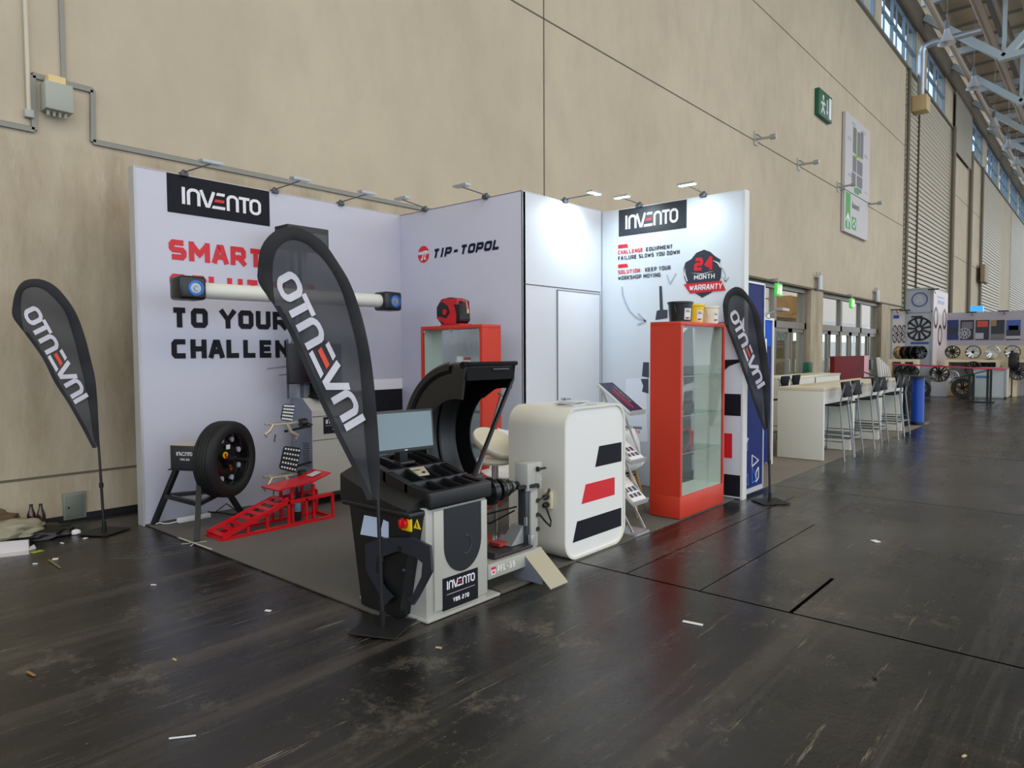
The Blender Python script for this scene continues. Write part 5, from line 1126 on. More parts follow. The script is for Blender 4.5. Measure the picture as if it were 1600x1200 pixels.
# ---- seating behind the counter
def shell_chair(x, y, rz, lab):
    t = thing('shell_chair', lab, 'chair', (0, 0, 0), 0, 'white shell chairs')
    b = MB(); N, M_ = 12, 16
    g = []
    for i in range(M_+1):
        u = i/M_; row = []
        if u < .5: yy = .22-.40*(u/.5); zz = .45-.03*math.sin(PI*u)
        else: k = (u-.5)/.5; yy = -.18-.06*k-.05*math.sin(k*PI/2); zz = .42+.40*k
        for j in range(N+1):
            s = (j/N-.5)*2; wd = .235*(1-.22*max(0, (u-.75)/.25)**2)*(1-.15*(max(0, .15-u)/.15)**2)
            up = .055*s*s*s*s*(1 if u < .85 else .5); fw = .07*s*s if u > .45 else .02*s*s
            row.append(V((s*wd, yy+fw*(1 if u > .45 else 0), zz+up)))
        g.append(row)
    vt = [[b.bm.verts.new(p) for p in r] for r in g]
    for i in range(M_):
        for j in range(N): b.bm.faces.new((vt[i][j], vt[i][j+1], vt[i+1][j+1], vt[i+1][j]))
    o = make('shell', b, mat('shell_white', (226, 226, 226), .35), t, smooth=80); md = o.modifiers.new('s', 'SOLIDIFY'); md.thickness = .012
    for sx in (-1, 1):
        for sy in (-1, 1):
            b = MB(); b.cyl((sx*.13, sy*.11+.0, .41), (sx*.22, sy*.21, 0.008), .017, .011, n=10); make('leg', b, wood, t)
    b = MB(); b.bar((-.15, .12, .36), (.15, -.12, .30), .01, .01); b.bar((.15, .12, .36), (-.15, -.12, .30), .01, .01); b.box(-.14, .14, -.12, .12, .395, .41, .004); make('underframe', b, black, t)
    t.location = (x, y, 0); t.rotation_euler.z = rz; return t
sc1 = shell_chair(4.67, 4.10, math.radians(115), 'white shell chair with wooden legs behind the balancer shaft')
dup(sc1, (5.70, 3.60, 0), math.radians(-70), 'white shell chair with wooden legs between counter and front red cabinet')
dup(sc1, (6.35, 4.3, 0), math.radians(170), 'white shell chair at the back, mostly hidden by the brochure stand')
t = thing('round_table', 'small round white table behind the brochure stand', 'table', (5.58, 4.2, 0))
b = MB(); b.cyl((5.58, 4.2, .72), (5.58, 4.2, .745), .36, n=48); make('tabletop', b, whitem, t)
for k in range(4):
    a = k*PI/2+.6; b = MB(); b.cyl((5.58+.1*math.cos(a), 4.2+.1*math.sin(a), .71), (5.58+.28*math.cos(a), 4.2+.28*math.sin(a), .008), .018, .012, n=10); make('leg', b, wood, t)
# white bar stool with swivel tub seat
t = thing('bar_stool', 'cream bar stool with tilted tub seat behind the wheel lift post', 'bar stool', (4.12, 3.80, 0))
b = MB(); sc_ = V((4.12, 3.78, .80)); tilt = Matrix.Translation(sc_) @ Matrix.Rotation(math.radians(-48.9+0), 4, 'Z') @ Matrix.Rotation(math.radians(24), 4, 'Y') @ Matrix.Rotation(math.radians(18), 4, 'X')
t2_ = MB(); t2_.lathe([(.001, -.06), (.10, -.055), (.17, -.02), (.205, .03), (.20, .045), (.185, .045), (.15, .005), (.08, -.02), (.001, -.025)], (0, 0, 0), n=36); bmesh.ops.transform(t2_.bm, matrix=tilt, verts=t2_.bm.verts)
make('tub_seat', t2_, mat('leather_cream', (228, 222, 200), .45), t, smooth=60)
b = MB(); b.lathe([(.001, .70), (.13, .70), (.15, .72), (.15, .735), (.13, .75), (.001, .75)], (4.14, 3.80, -.05), n=32); make('seat_pad', b, MATS['leather_cream'], t)
b = MB(); b.cyl((4.14, 3.80, .02), (4.14, 3.80, .67), .028, n=16); b.lathe([(.001, .03), (.03, .03), (.2, .012), (.2, .007), (.001, .007)], (4.14, 3.80, 0), n=36); make('pedestal', b, chrome, t)

# ================================================================== teardrop flags
def flag(base, outer, inner, otop, itip, uph, lab, nsl, plate_rot, flip=1):
    """outer: sleeve outline from the fabric's lower corner up the straight edge, round the head and down the pole; all in one vertical plane"""
    bx, by = base; h = V((bx, by, 0)).normalized(); e = V((h.y, -h.x, 0))
    def pl(px, py):
        d = ray(px, py); tt = (V((bx, by, 0))-EYE).dot(h)/d.dot(h); p = EYE+d*tt; return ((p-V((bx, by, 0))).dot(e), p.z)
    def P(u, z, off=0):
        rp = .012*math.sin(u*16+z*5)*min(1, max(0, z-.7)) + .006*math.sin(z*21+u*9)
        return V((bx, by, 0))+e*u+V((0, 0, z))-h*(off+rp)
    O = [pl(*q) for q in outer]; I = [pl(*q) for q in inner]
    def spl(L, k=4):                                    # Catmull-Rom resample
        R_ = []
        for i in range(len(L)-1):
            p0, p1, p2, p3 = L[max(i-1, 0)], L[i], L[i+1], L[min(i+2, len(L)-1)]
            for s in range(k):
                u = s/k; R_.append(tuple(.5*((2*p1[a])+(-p0[a]+p2[a])*u+(2*p0[a]-5*p1[a]+4*p2[a]-p3[a])*u*u+(-p0[a]+3*p1[a]-3*p2[a]+p3[a])*u**3) for a in (0, 1)))
        return R_+[L[-1]]
    O = spl(O)
    t = thing('teardrop_flag', lab, 'flag', (bx, by, 0), 0, 'teardrop flags')
    # fabric by horizontal rows
    zs = [p[1] for p in O]; z0, z1 = min(zs), max(zs); rows = []; n = 70; poly = O+[O[0]]
    for i in range(n+1):
        z = z0+.004+(z1-z0-.008)*i/n; xs = []
        for (ua, za), (ub, zb) in zip(poly, poly[1:]):
            if (za-z)*(zb-z) <= 0 and abs(za-zb) > 1e-9: xs.append(ua+(ub-ua)*(z-za)/(zb-za))
        rows.append((z, min(xs), max(xs)))
    b = MB(); K = 12; g = [[b.bm.verts.new(P(a+(c-a)*k/K, z)) for k in range(K+1)] for z, a, c in rows]
    for i in range(n):
        for k in range(K): b.bm.faces.new((g[i][k], g[i][k+1], g[i+1][k+1], g[i+1][k]))
    fb = make('fabric', b, mat('flag_mesh', (50, 51, 56), .6, alpha=.90), t, smooth=80)
    # sleeve: strip between outline and inner line, from the head's left shoulder round to the foot
    so = O[nsl*4:]; si = spl(I, 6)
    def resamp(L, m):
        D_ = [0]
        for a, c in zip(L, L[1:]): D_.append(D_[-1]+math.hypot(c[0]-a[0], c[1]-a[1]))
        R_ = []; j = 0
        for i in range(m+1):
            s = D_[-1]*i/m
            while j < len(D_)-2 and D_[j+1] < s: j += 1
            u = (s-D_[j])/max(D_[j+1]-D_[j], 1e-9); R_.append(tuple(L[j][a]+(L[j+1][a]-L[j][a])*u for a in (0, 1)))
        return R_
    so, si = resamp(so, 60), resamp(si, 60); b = MB()
    for off in (.014, -.014):
        vo = [b.bm.verts.new(P(*p, off*.25)) for p in so]; vm = [b.bm.verts.new(P((p[0]*.55+q[0]*.45), (p[1]*.55+q[1]*.45), off*(1.3+.15*math.sin(i*1.9)))) for i, (p, q) in enumerate(zip(so, si))]; vi = [b.bm.verts.new(P(*p, off*.2)) for p in si]
        for A_, B_ in ((vo, vm), (vm, vi)):
            for i in range(60): b.bm.faces.new((A_[i], A_[i+1], B_[i+1], B_[i]))
    make('pole_sleeve', b, mat('flag_sleeve', (29, 30, 34), .75), t, smooth=70)
    b = MB(); lo = O[:nsl*4+1]; cxm = lambda p: (p[0]+.012*abs(h.length), p[1])
    for a, c in zip(lo, lo[1:]): 
        for off in (.003, -.003): b.face([P(*a, off), P(*c, off), P(c[0]+.03, c[1], off), P(a[0]+.03, a[1], off)])
    make('hem', b, MATS['flag_sleeve'], t, smooth=70)
    # mirrored lettering
    po, pi_ = V((*pl(*otop), 0)), V((*pl(*itip), 0)); au = (po-pi_)/33.5; q = V((*pl(itip[0]+uph[0], itip[1]+uph[1]), 0)); av = (q-pi_)/7.3; o0 = pi_-av*3.0
    def f(u, v):
        c = o0+au*u+av*v; return P(c.x, c.y, .016)
    wm, rm = MB(), MB(); logo(wm, rm, f, 1.5)
    for m_ in (wm, rm):
        me_edges = [e_ for e_ in m_.bm.edges if e_.calc_length() > .06]; bmesh.ops.subdivide_edges(m_.bm, edges=me_edges, cuts=3, use_grid_fill=True)
        bmesh.ops.triangulate(m_.bm, faces=m_.bm.faces[:])
    make('lettering', wm, mat('flag_white', (206, 202, 212), .6), t); make('lettering_bar', rm, mat('flag_red', (222, 70, 44), .6), t)
    # pole: from the plate up into the sleeve and round the head
    ft = O[-1]; b = MB(); pp = [V((bx, by, .01)), V((bx, by, .35)).lerp(P(ft[0]-.01, .35), .3)]
    side = so[::-1]; keep = [(p[0]*.8+q_[0]*.2, p[1]*.8+q_[1]*.2) for p, q_ in zip(side, si[::-1])]
    b.tube([V((bx, by, .01)), V((bx, by, .0))+(P(*keep[0])-V((bx, by, 0)))*.5, P(*keep[0])]+[P(*k_) for k_ in keep[2::3]], [.012]*2+[.010]+[.008]*(len(keep[2::3])), 8); make('pole', b, blackp, t)
    b = MB(); b.cyl(V((bx, by, .01)), V((bx, by, .10)), .018, n=12); c_ = (P(*keep[0])-V((bx, by, 0)))*.55+V((bx, by, 0)); b.cyl(c_-V((0, 0, .02)), c_+V((0, 0, .02)), .018, n=10); make('pole_sockets', b, black, t)
    b = MB(); b.box(-.145, .145, -.145, .145, .007, .015, .002, 1, Matrix.Translation((bx, by, 0)) @ Matrix.Rotation(plate_rot, 4, 'Z')); make('base_plate', b, mat('plate_black', (24, 24, 25), .5), t)
    return t
g0 = oZ(598, 982)
flag((g0.x, g0.y), [(574, 781), (551, 731), (503.5, 635), (457.5, 531.6), (428.7, 478), (403.8, 441.6), (403, 416.7), (407.7, 389.8), (423, 366.8), (442, 356), (461, 353.4), (484, 363), (507, 380), (530, 413), (547.6, 443.5), (563, 485.7), (574.4, 531.6), (582, 577.6), (587, 627.5), (591, 677), (593.6, 727), (592.8, 781)],
     [(430, 480), (427, 450), (426, 420), (430, 398), (440, 382), (452, 375), (466, 375), (482, 383), (511, 413), (532, 451), (547.6, 501), (559, 551), (565, 608), (568.7, 666), (574, 723), (582, 779)],
     (444.6, 430), (556.4, 664), (29.5, -17.5), 'largest dark teardrop flag, standing in front of the balancer', 4, math.radians(25))
g1 = oZ(163, 832)
flag((g1.x, g1.y), [(144.5, 700), (124.6, 662), (105, 628), (85, 597), (66.6, 560), (37.5, 519), (20, 495), (20, 475), (25, 455), (36, 440), (51, 435.5), (67.5, 437), (85, 446), (100, 461), (115, 482), (125, 503), (134, 530), (141.6, 560), (148.7, 591), (152, 625), (154, 662), (156, 699)],
     [(36, 512), (33, 490), (33, 470), (37, 455), (47.5, 449), (60, 449), (75, 457), (100, 485), (112.5, 519), (127, 575), (139, 634), (147, 690)],
     (46, 482), (128, 625), (21, -12), 'dark teardrop flag at far left in front of the concrete wall', 5, math.radians(30))
g2 = oZ(1203, 785)
flag((g2.x, g2.y), [(1193, 671.6), (1180, 637), (1166, 596), (1151.7, 555), (1140.6, 526.5), (1132.7, 506), (1130, 486), (1130, 472), (1135, 458), (1144, 450), (1152, 448), (1162, 453), (1172, 466), (1182, 482), (1188, 498), (1193, 518), (1197.7, 548.7), (1201.8, 586.7), (1203, 628), (1202, 670.6)],
     [(1140, 512), (1138, 490), (1139, 472), (1144, 463), (1152, 461), (1164, 468), (1174, 484), (1181, 518), (1186, 555), (1191.5, 602.5), (1194, 640), (1197, 669)],
     (1145, 487), (1190, 604), (11.5, -8), 'dark teardrop flag at the right beside the front red cabinet', 5, math.radians(50))
# ================================================================== neighbouring stands on the right
blue = mat('print_blue', (20, 36, 104), .6, spec=.2); blueb = mat('print_bright_blue', (8, 84, 196), .6, spec=.2)
t = thing('exhibition_wall', 'dark blue printed panel with white triangle outlines beside the stand', 'partition wall', (7.25, 2.95, 0))
b = MB(); b.box(7.10, 7.55, 2.925, 2.985, .09, 2.27); make('fabric_panel', b, blue, t)
b = MB(); b.box(7.085, 7.10, 2.915, 2.995, .04, 2.29); b.box(7.55, 7.57, 2.915, 2.995, .04, 2.29); b.box(7.09, 7.56, 2.915, 2.995, .04, .09); b.box(7.09, 7.56, 2.915, 2.995, 2.27, 2.29); make('frame', b, mat('frame_silver', (200, 202, 206), .35, .4), t)
b = MB()
def tri(b, pts, w_=.012):
    P_ = [oY(*q, 2.922) for q in pts]
    for a, c in zip(P_, P_[1:]+P_[:1]): b.bar(a, c, .002, w_, (0, 1, 0)) if 0 else b.tube([a, c], w_/2, 4)
tri(b, [(1162, 680), (1169, 686), (1162, 697)]); tri(b, [(1175, 711), (1185, 719), (1175, 729)]); tri(b, [(1181, 738), (1185, 730), (1185, 746), (1181, 753)]); make('white_triangles', b, whitep, t)
b = MB(); tri(b, [(1162, 698), (1168, 704), (1168, 690)]); tri(b, [(1162, 752), (1168, 741), (1169, 758)]); tri(b, [(1175, 730), (1175, 755), (1181, 750)]); make('blue_triangles', b, mat('print_light_blue', (70, 120, 200), .5), t)
t = thing('exhibition_wall', 'bright blue panel with white lettering behind the right flag', 'partition wall', (9.2, 3.6, 0))
pa = oY(1160, 495, 3.55); pb = oY(1205.5, 500, 3.55)
b = MB(); b.box(pa.x, pb.x, 3.55, 3.6, .05, 1.97); make('lower_panel', b, blue, t)
b = MB(); b.box(pa.x, pb.x, 3.545, 3.55, 1.62, 1.97); make('upper_panel', b, blueb, t)
b = MB(); b.box(pb.x, pb.x+.05, 3.53, 3.62, 0, 2.0); b.box(pa.x, pb.x, 3.53, 3.62, 1.97, 2.0); b.box(pa.x-.03, pa.x, 3.53, 3.62, 0, 2.0); make('frame', b, whitem, t)
q = oY(1192, 528, 3.54); r_ = oY(1193, 548, 3.54); b = MB(); text(b, 'O!', (oY(1186, 528, 3.54).x, 3.543, q.z-.02), (1, 0, 0), (0, 0, 1), .16, .15, .85, .28); b.box(r_.x-.05, r_.x+.12, 3.542, 3.544, r_.z-.12, r_.z+.16); make('white_lettering', b, whitep, t)
t = thing('arm_spotlight', 'thin white arm lamp on top of the bright blue panel', 'spotlight', (8.9, 3.57, 1.98)); p = oY(1196, 497, 3.57); q = oY(1222, 484, 3.2)
b = MB(); b.box(p.x-.05, p.x+.05, 3.53, 3.61, 1.99, 2.06); make('clamp', b, whitem, t)
b = MB(); b.tube([(p.x, 3.57, 2.05), q], .012, 6); make('arm', b, whitem, t)
b = MB(); b.box(q.x-.12, q.x+.12, q.y-.05, q.y+.05, q.z-.02, q.z+.02, .005); make('housing', b, greymet, t)

# ---- bar tables
def bartable(x0, x1, lab, first=False):
    t = thing('bar_table', lab, 'bar table', ((x0+x1)/2, 3.4, 0), 0, 'white bar tables in a row')
    y0, y1, H_ = 3.07, 3.71, 1.035
    for x in (x0, x1-.06):
        b = MB(); b.box(x, x+.06, y0, y1, .012, H_-.05, .002); make('end_panel', b, cream, t)
    b = MB(); b.box(x0, x1, y0, y1, H_-.05, H_, .002); make('tabletop', b, mat('top_cream', (222, 212, 186), .3), t)
    b = MB(); b.box(x0+.06, x1-.06, y0, y0+.03, H_-.23, H_-.05); make('apron', b, cream, t)
    b = MB(); b.box(x0+.06, x1-.06, y0+.36, y0+.39, .06, H_-.05); make('modesty_panel', b, mat('panel_cool', (196, 204, 200), .5), t)
bartable(10.15, 11.55, 'nearest white bar table in the front row'); bartable(11.62, 13.2, 'middle white bar table in the front row'); bartable(13.3, 14.93, 'farthest white bar table in the front row')
t = thing('bar_table', 'long white bar table standing behind the front row', 'bar table', (14, 4.9, 0))
b = MB(); b.box(13.3, 16.9, 4.75, 5.4, 1.0, 1.05, .002); make('tabletop', b, MATS['top_cream'], t)
b = MB(); b.box(13.3, 16.9, 4.75, 4.78, .78, 1.0); make('apron', b, cream, t)
for x in (13.3, 15.1, 16.84): b = MB(); b.box(x, x+.06, 4.75, 5.4, .01, 1.0); make('end_panel', b, cream, t)
t = thing('reception_desk', 'dark red box-shaped desk behind the white bar tables', 'desk', (18.0, 5.0, 0))
b = MB(); b.box(16.95, 19.45, 4.9, 5.0, .01, 1.43, .004); make('body', b, mat('dark_red', (100, 9, 19), .7, spec=.25), t)
b = MB(); b.box(19.45, 19.9, 4.9, 5.0, .01, 1.43, .004); make('pale_end', b, mat('pink_print', (206, 150, 160), .5), t)
# ---- bar chairs with metal legs
def barchair(lab):
    t = thing('bar_chair', lab, 'bar chair', (0, 0, 0), 0, 'black bar chairs'); st = mat('leg_steel', (150, 152, 156), .25, .8)
    b = MB(); b.box(-.2, .2, -.2, .22, .775, .80, .012, 2); make('seat', b, blackm, t)
    b = MB(); b.box(-.19, .19, -.015, .015, -.11, .11, .01, 2, Matrix.Translation((0, -.23, 1.01)) @ Matrix.Rotation(math.radians(-10), 4, 'X')); make('backrest', b, blackm, t)
    for sx in (-1, 1):
        b = MB(); b.tube([(sx*.18, .2, .77), (sx*.21, .25, .008)], .0115, 8); make('leg', b, st, t)
        b = MB(); b.tube([(sx*.20, -.26, 1.08), (sx*.19, -.21, .86), (sx*.18, -.2, .77), (sx*.225, -.28, .008)], .0115, 8); make('leg', b, st, t)
    b = MB()
    for z, k in ((.28, .9), (.34, .0)):
        if k: b.tube([(-.205, .235, z), (.205, .235, z), (.215, -.25, z), (-.215, -.25, z)], .009, 6, True)
    b.tube([(-.205, .23, .36), (-.21, -.24, .36)], .008, 6); b.tube([(.205, .23, .36), (.21, -.24, .36)], .008, 6); make('footrest', b, st, t); return t
bc0 = barchair('black bar chair nearest the viewer at the front row of bar tables'); bc0.location = (10.50, 3.10, 0)
for x, y, rz, lab in ((11.08, 3.12, 0, 'second black bar chair along the front row of bar tables'), (12.10, 3.10, 0, 'third black bar chair along the front row of bar tables'), (12.66, 3.13, 0, 'fourth black bar chair along the front row of bar tables'),
                      (13.66, 3.10, 0, 'fifth black bar chair along the front row of bar tables'), (14.22, 3.12, 0, 'last black bar chair of the front row beside the blue column')):
    dup(bc0, (x, y, 0), rz, lab)
q = oZ(1206, 655); dup(bc0, (10.9, 4.25, 0), math.radians(172), 'black bar chair behind the nearest bar table, left of it')
for x, y, lab in ((12.3, 4.15, 'black bar chair behind the front row, only its back above the table'), (13.0, 4.2, 'black bar chair behind the front row, in front of the red desk')):
    dup(bc0, (x, y, 0), math.radians(180), lab)
# ---- leaning brochures on the last table
t = thing('brochure_rack', 'dark metal rack holding white brochures at the end of the bar tables', 'brochure rack', (14.6, 3.5, 1.036)); b = MB(); b.box(14.1, 14.92, 3.3, 3.6, 1.036, 1.055); b.bar((14.3, 3.35, 1.05), (13.9, 3.6, 1.2), .02, .02); make('base', b, blackp, t)
for k in range(5):
    a = V((14.22+.17*k, 3.35, 1.43-.045*k))
    b = MB(); b.prism([(a.x-.0, 3.32, a.z), (a.x+.03, 3.32, a.z), (a.x+.19, 3.32, 1.055), (a.x+.16, 3.32, 1.055)], (0, .06, 0))
    if 0: pass
    bmesh.ops.scale(b.bm, vec=(1, 1, 1), verts=b.bm.verts); o = make('brochure', b, paper); tag(o, ('leftmost', 'second', 'third', 'fourth', 'rightmost')[k]+' white brochure leaning in the rack at the end of the bar tables', 'brochure', 'brochures in the dark rack')
# ---- blue column
t = thing('poster_column', 'round blue column table with a black top beside the last bar chair', 'column table', (16.3, 3.1, 0)); p = oZ(1433, 664)
b = MB(); b.cyl((p.x, p.y, .07), (p.x, p.y, 1.0), .12, n=32); make('column', b, mat('column_blue', (24, 78, 180), .35), t)
b = MB(); b.cyl((p.x, p.y, 1.0), (p.x, p.y, 1.03), .30, n=36); make('tabletop', b, black, t)
b = MB(); b.cyl((p.x, p.y, .008), (p.x, p.y, .07), .14, n=32); make('foot', b, blackp, t)
b = MB(); b.box(p.x-.62, p.x-.25, p.y+.1, p.y+.5, .01, .95, .01); o = make('black_case', b, blackm); tag(o, 'tall black case behind the last bar chair beside the blue column', 'case')

# ---- wheel maker's stand at the far right
gw = mat('stand_grey', (172, 174, 184), .5); pinkw = mat('stand_pinkwhite', (216, 204, 206), .5); shelfm = mat('shelf_cream', (222, 208, 176), .5)
XT = 27.5
def q_(px, py, x): return oX(px, py, x)
t = thing('exhibition_tower', 'grey square tower with blue ring emblem and wheel poster', 'display tower', (28.5, 5.4, 0)); a = q_(1418, 452, XT); c = q_(1458, 450, XT); ztop = a.z
b = MB(); b.box(XT, 30.2, c.y, a.y, .01, ztop); make('body', b, gw, t)
b = MB(); zj = q_(1438, 487, XT).z
for y in (a.y, c.y): b.box(XT-.03, XT, y-.03, y+.03, 0, ztop)
for z in (ztop, zj): b.box(XT-.03, XT, c.y, a.y, z-.03, z+.02)
make('frame', b, mat('stand_frame', (160, 168, 170), .4, .3), t)
b = MB(); ec = q_(1437, 468, XT-.01); b.lathe([(.215, 0), (.24, 0), (.25, .01), (.215, .01)], ec+V((0, 0, 0)), (-1, 0, 0), n=40); make('ring_emblem', b, mat('emblem_blue', (50, 78, 150), .4), t)
b = MB(); text(b, 'A', (XT-.015, ec.y+.1, ec.z-.12), (0, -1, 0), (0, 0, 1), .24, .24, .85, .14); make('emblem_letter', b, mat('emblem_pale', (190, 200, 214), .4), t)
def wheel_print(b, x, cy, cz, r, n=10, sq=1, w_=.03):
    """flat printed wheel: ring plus spokes"""
    m = 36
    for i in range(m):
        a0, a1 = 2*PI*i/m, 2*PI*(i+1)/m
        b.face([(x, cy-sq*k*math.cos(a_), cz+k*math.sin(a_)) for k, a_ in ((r, a0), (r, a1), (r*.84, a1), (r*.84, a0))])
    for i in range(n):
        a0 = 2*PI*i/n+.2; d = V((0, -sq*math.cos(a0), math.sin(a0))); pp = V((0, -sq*math.sin(a0), -math.cos(a0)))*w_/2*r*5
        c0 = V((x, cy, cz)); b.face([c0+d*r*.15+pp, c0+d*r*.9+pp*1.3, c0+d*r*.9-pp*1.3, c0+d*r*.15-pp])
b = MB(); wp = q_(1436, 514, XT-.01); wheel_print(b, XT-.006, wp.y, wp.z, .42, 11); text(b, 'MOTEC', (XT-.006, wp.y+.28, zj-.22), (0, -1, 0), (0, 0, 1), .07, .07, .8, .25) if 0 else None; b.box(XT-.008, XT-.006, wp.y-.1, wp.y+.25, zj-.2, zj-.14); make('wheel_poster', b, mat('poster_black', (34, 34, 40), .5), t)
b = MB(); lz = q_(1437, 536, XT).z; b.box(XT-.008, XT-.006, wp.y-.3, wp.y+.25, lz-.04, lz+.04); make('blue_lettering', b, mat('letter_blue', (50, 74, 160), .5), t)
b = MB(); b.box(XT, 30.2, c.y-.015, c.y-.002, .02, ztop-.05); sp = make('side_poster', b, pinkw, t)
b = MB()
for xx in (28.0, 28.8, 29.6):
    for i in range(28):
        a0, a1 = 2*PI*i/28, 2*PI*(i+1)/28; cz_ = 2.2+(.5 if xx != 28.8 else -.1)
        b.face([(xx+k*math.cos(z_), c.y-.018, cz_+k*math.sin(z_)) for k, z_ in ((.38, a0), (.38, a1), (.26, a1), (.26, a0))])
    b.bar((xx-.35, c.y-.018, cz_), (xx+.35, c.y-.018, cz_), .002, .06, (0, 1, 0)) if 0 else None
make('side_wheels', b, mat('poster_brown', (72, 50, 52), .5), sp)
b = MB(); ez = 3.45; b.box(28.2, 29.4, c.y-.018, c.y-.016, ez-.04, ez+.02); b.box(28.3, 29.5, c.y-.018, c.y-.016, ez-.25, ez-.12); make('side_lettering', b, mat('letter_pale_blue', (150, 160, 200), .5), sp)
# left wing with narrow wheels poster
t = thing('exhibition_wall', 'narrow pinkish poster wall with three wheels left of the grey tower', 'partition wall', (27.6, 6.3, 0)); a2 = q_(1395, 486, XT); 
b = MB(); b.box(XT, XT+.1, a.y, a2.y, .01, a2.z); make('panel', b, pinkw, t)
b = MB(); b.box(XT-.02, XT+.12, a2.y, a2.y+.06, 0, a2.z+.05); make('frame', b, MATS['stand_frame'], t)
b = MB(); wm_ = (a.y+a2.y)/2
for k in (-1, 0, 1): wheel_print(b, XT-.006, wm_+k*.145, q_(1405, 522, XT).z, .32, 6, .28)
make('wheel_prints', b, MATS['poster_brown'], t)
b = MB(); zz = a2.z-.15; b.box(XT-.006, XT-.004, wm_+.02, wm_+.2, zz-.12, zz); make('emblem', b, MATS['letter_blue'], t)
# back wall with photos
XR = 30.2
t = thing('exhibition_wall', 'wide mauve-grey wall with a row of five car photos', 'partition wall', (XR, 3.2, 0)); zt = q_(1540, 487, XR).z; zb = q_(1540, 540, XR).z
b = MB(); b.box(XR, XR+.1, 0, c.y, .01, zt); make('panel', b, mat('mauve_panel', (168, 162, 172), .55), t)
b = MB(); b.box(XR-.004, XR, 0, c.y, .05, zb); make('lower_panel', b, mat('beige_panel', (196, 184, 154), .55), t)
def photo(px0, px1, items, lab, base):
    y0_, y1_ = q_(px0, 500, XR).y, q_(px1, 500, XR).y; z1_, z0_ = q_((px0+px1)/2, 500, XR).z, q_((px0+px1)/2, 531, XR).z
    b = MB(); b.box(XR-.02, XR-.005, y1_, y0_, z0_, z1_); p_ = make('car_photo', b, base, t)
    for (u0, u1, v0, v1, m_, nm) in items:
        b = MB(); b.box(XR-.024, XR-.021, y0_+(y1_-y0_)*u1, y0_+(y1_-y0_)*u0, z0_+(z1_-z0_)*v0, z0_+(z1_-z0_)*v1); make(nm, b, m_, p_)
cdark = mat('photo_dark', (38, 40, 50), .4); cblue = mat('photo_blue', (22, 48, 96), .4); csky = mat('photo_sky', (50, 84, 160), .4); cred = mat('photo_red', (196, 70, 46), .4); csil = mat('photo_silver', (170, 172, 182), .4); cgr = mat('photo_grey', (110, 104, 108), .4)
photo(1479, 1498, [(.1, .9, .3, .6, cdark, 'car_shape')], '', cblue)
photo(1501, 1522, [(.1, .9, .55, .9, cgr, 'car_shape')], '', cdark)
photo(1525, 1546, [(.1, .9, .65, .95, cred, 'car_shape'), (0, .6, .05, .35, csil, 'road')], '', cdark)
photo(1549, 1570, [(0, 1, .0, .3, cgr, 'road'), (0, .4, .7, 1, mat('photo_tan', (150, 120, 70), .4), 'house')], '', cdark)
photo(1573, 1595, [(0, 1, .5, 1, csky, 'sky'), (0, 1, .05, .2, csil, 'road'), (.15, .85, .5, .72, csil, 'car_shape')], '', cdark)
b = MB(); yy, zz = q_(1507, 521, XR).y, q_(1507, 521, XR).z; wheel_print(b, XR-.03, yy, zz, .2, 10); make('photo_wheel', b, csil, t)
# shelves and wheels
def shelf(x, y0, y1, z, depth, lab, back=True):
    t = thing('display_shelf', lab, 'shelf', (x+depth/2, (y0+y1)/2, 0), 0, 'cream shelves of the wheel stand')
    b = MB(); b.box(x, x+depth, y0, y1, z-.09, z); make('top', b, shelfm, t)
    for y in (y0, (y0+y1)/2-.06, y1-.12): b = MB(); b.box(x, x+depth, y, y+.12, .01, z-.09); make('upright', b, shelfm, t)
    b = MB(); b.box(x+depth-.05, x+depth, y0, y1, .01, z-.09); make('back', b, gw, t)
def mkwheel(name, lab, R_, n, mrim, msp, tyre, grp):
    t = thing(name, lab, 'wheel', (0, 0, 0), 0, grp); ax_ = (-1, 0, 0)
    if tyre:
        b = MB(); b.lathe([(R_*.70, -.09), (R_*.96, -.10), (R_, -.07), (R_, .07), (R_*.96, .10), (R_*.70, .09)], (0, 0, 0), ax_, n=40); make('tyre', b, rubber, t)
    b = MB(); k = .72 if tyre else 1; r = R_*k; b.lathe([(r, .09), (r*.93, .095), (r*.90, .05), (r*.84, -.08), (r*.98, -.10), (r, -.09), (r*.9, -.02), (r*.92, .05), (r, .09)], (0, 0, 0), ax_, n=40); make('rim', b, mrim, t)
    b = MB()
    for i in range(n):
        a0 = 2*PI*i/n+.3; d = V((0, math.cos(a0), math.sin(a0))); pe = V((0, -math.sin(a0), math.cos(a0)))
        for s in ((-.5, .5) if n < 8 else (0,)):
            wd = r*.17 if n < 8 else r*.19; p0 = V((-.055, 0, 0))+d*r*.15+pe*s*r*.14; p1 = V((-.08, 0, 0))+d*r*.93+pe*s*r*.34; b.bar(p0, p1, wd, .03, (1, 0, 0))
    make('spokes', b, msp, t)
    b = MB(); b.cyl((-.09, 0, 0), (-.02, 0, 0), r*.2, n=16); make('hub', b, mrim, t); return t
mblk = mat('rim_gloss_black', (20, 20, 22), .2, .3); msil = mat('rim_silver', (206, 208, 212), .25, .6); mgold = mat('rim_bronze', (150, 112, 60), .3, .6)
XS = 28.2; zs = q_(1530, 562, XS).z
s1 = (q_(1476, 560, XS).y, q_(1563, 560, XS).y); shelf(XS, s1[1], s1[0], zs, .8, 'long cream shelf in front of the car photos')
s2 = (q_(1583, 560, XS).y, .3); shelf(XS, s2[1], s2[0], zs, .8, 'second cream shelf cut off at the right picture edge')
s3 = (q_(1394, 560, 27.0).y, q_(1439, 560, 27.0).y); shelf(27.0-.55, s3[1], s3[0], q_(1415, 561, 27).z, .45, 'cream shelf with gold and black rims at the left of the wheel stand')
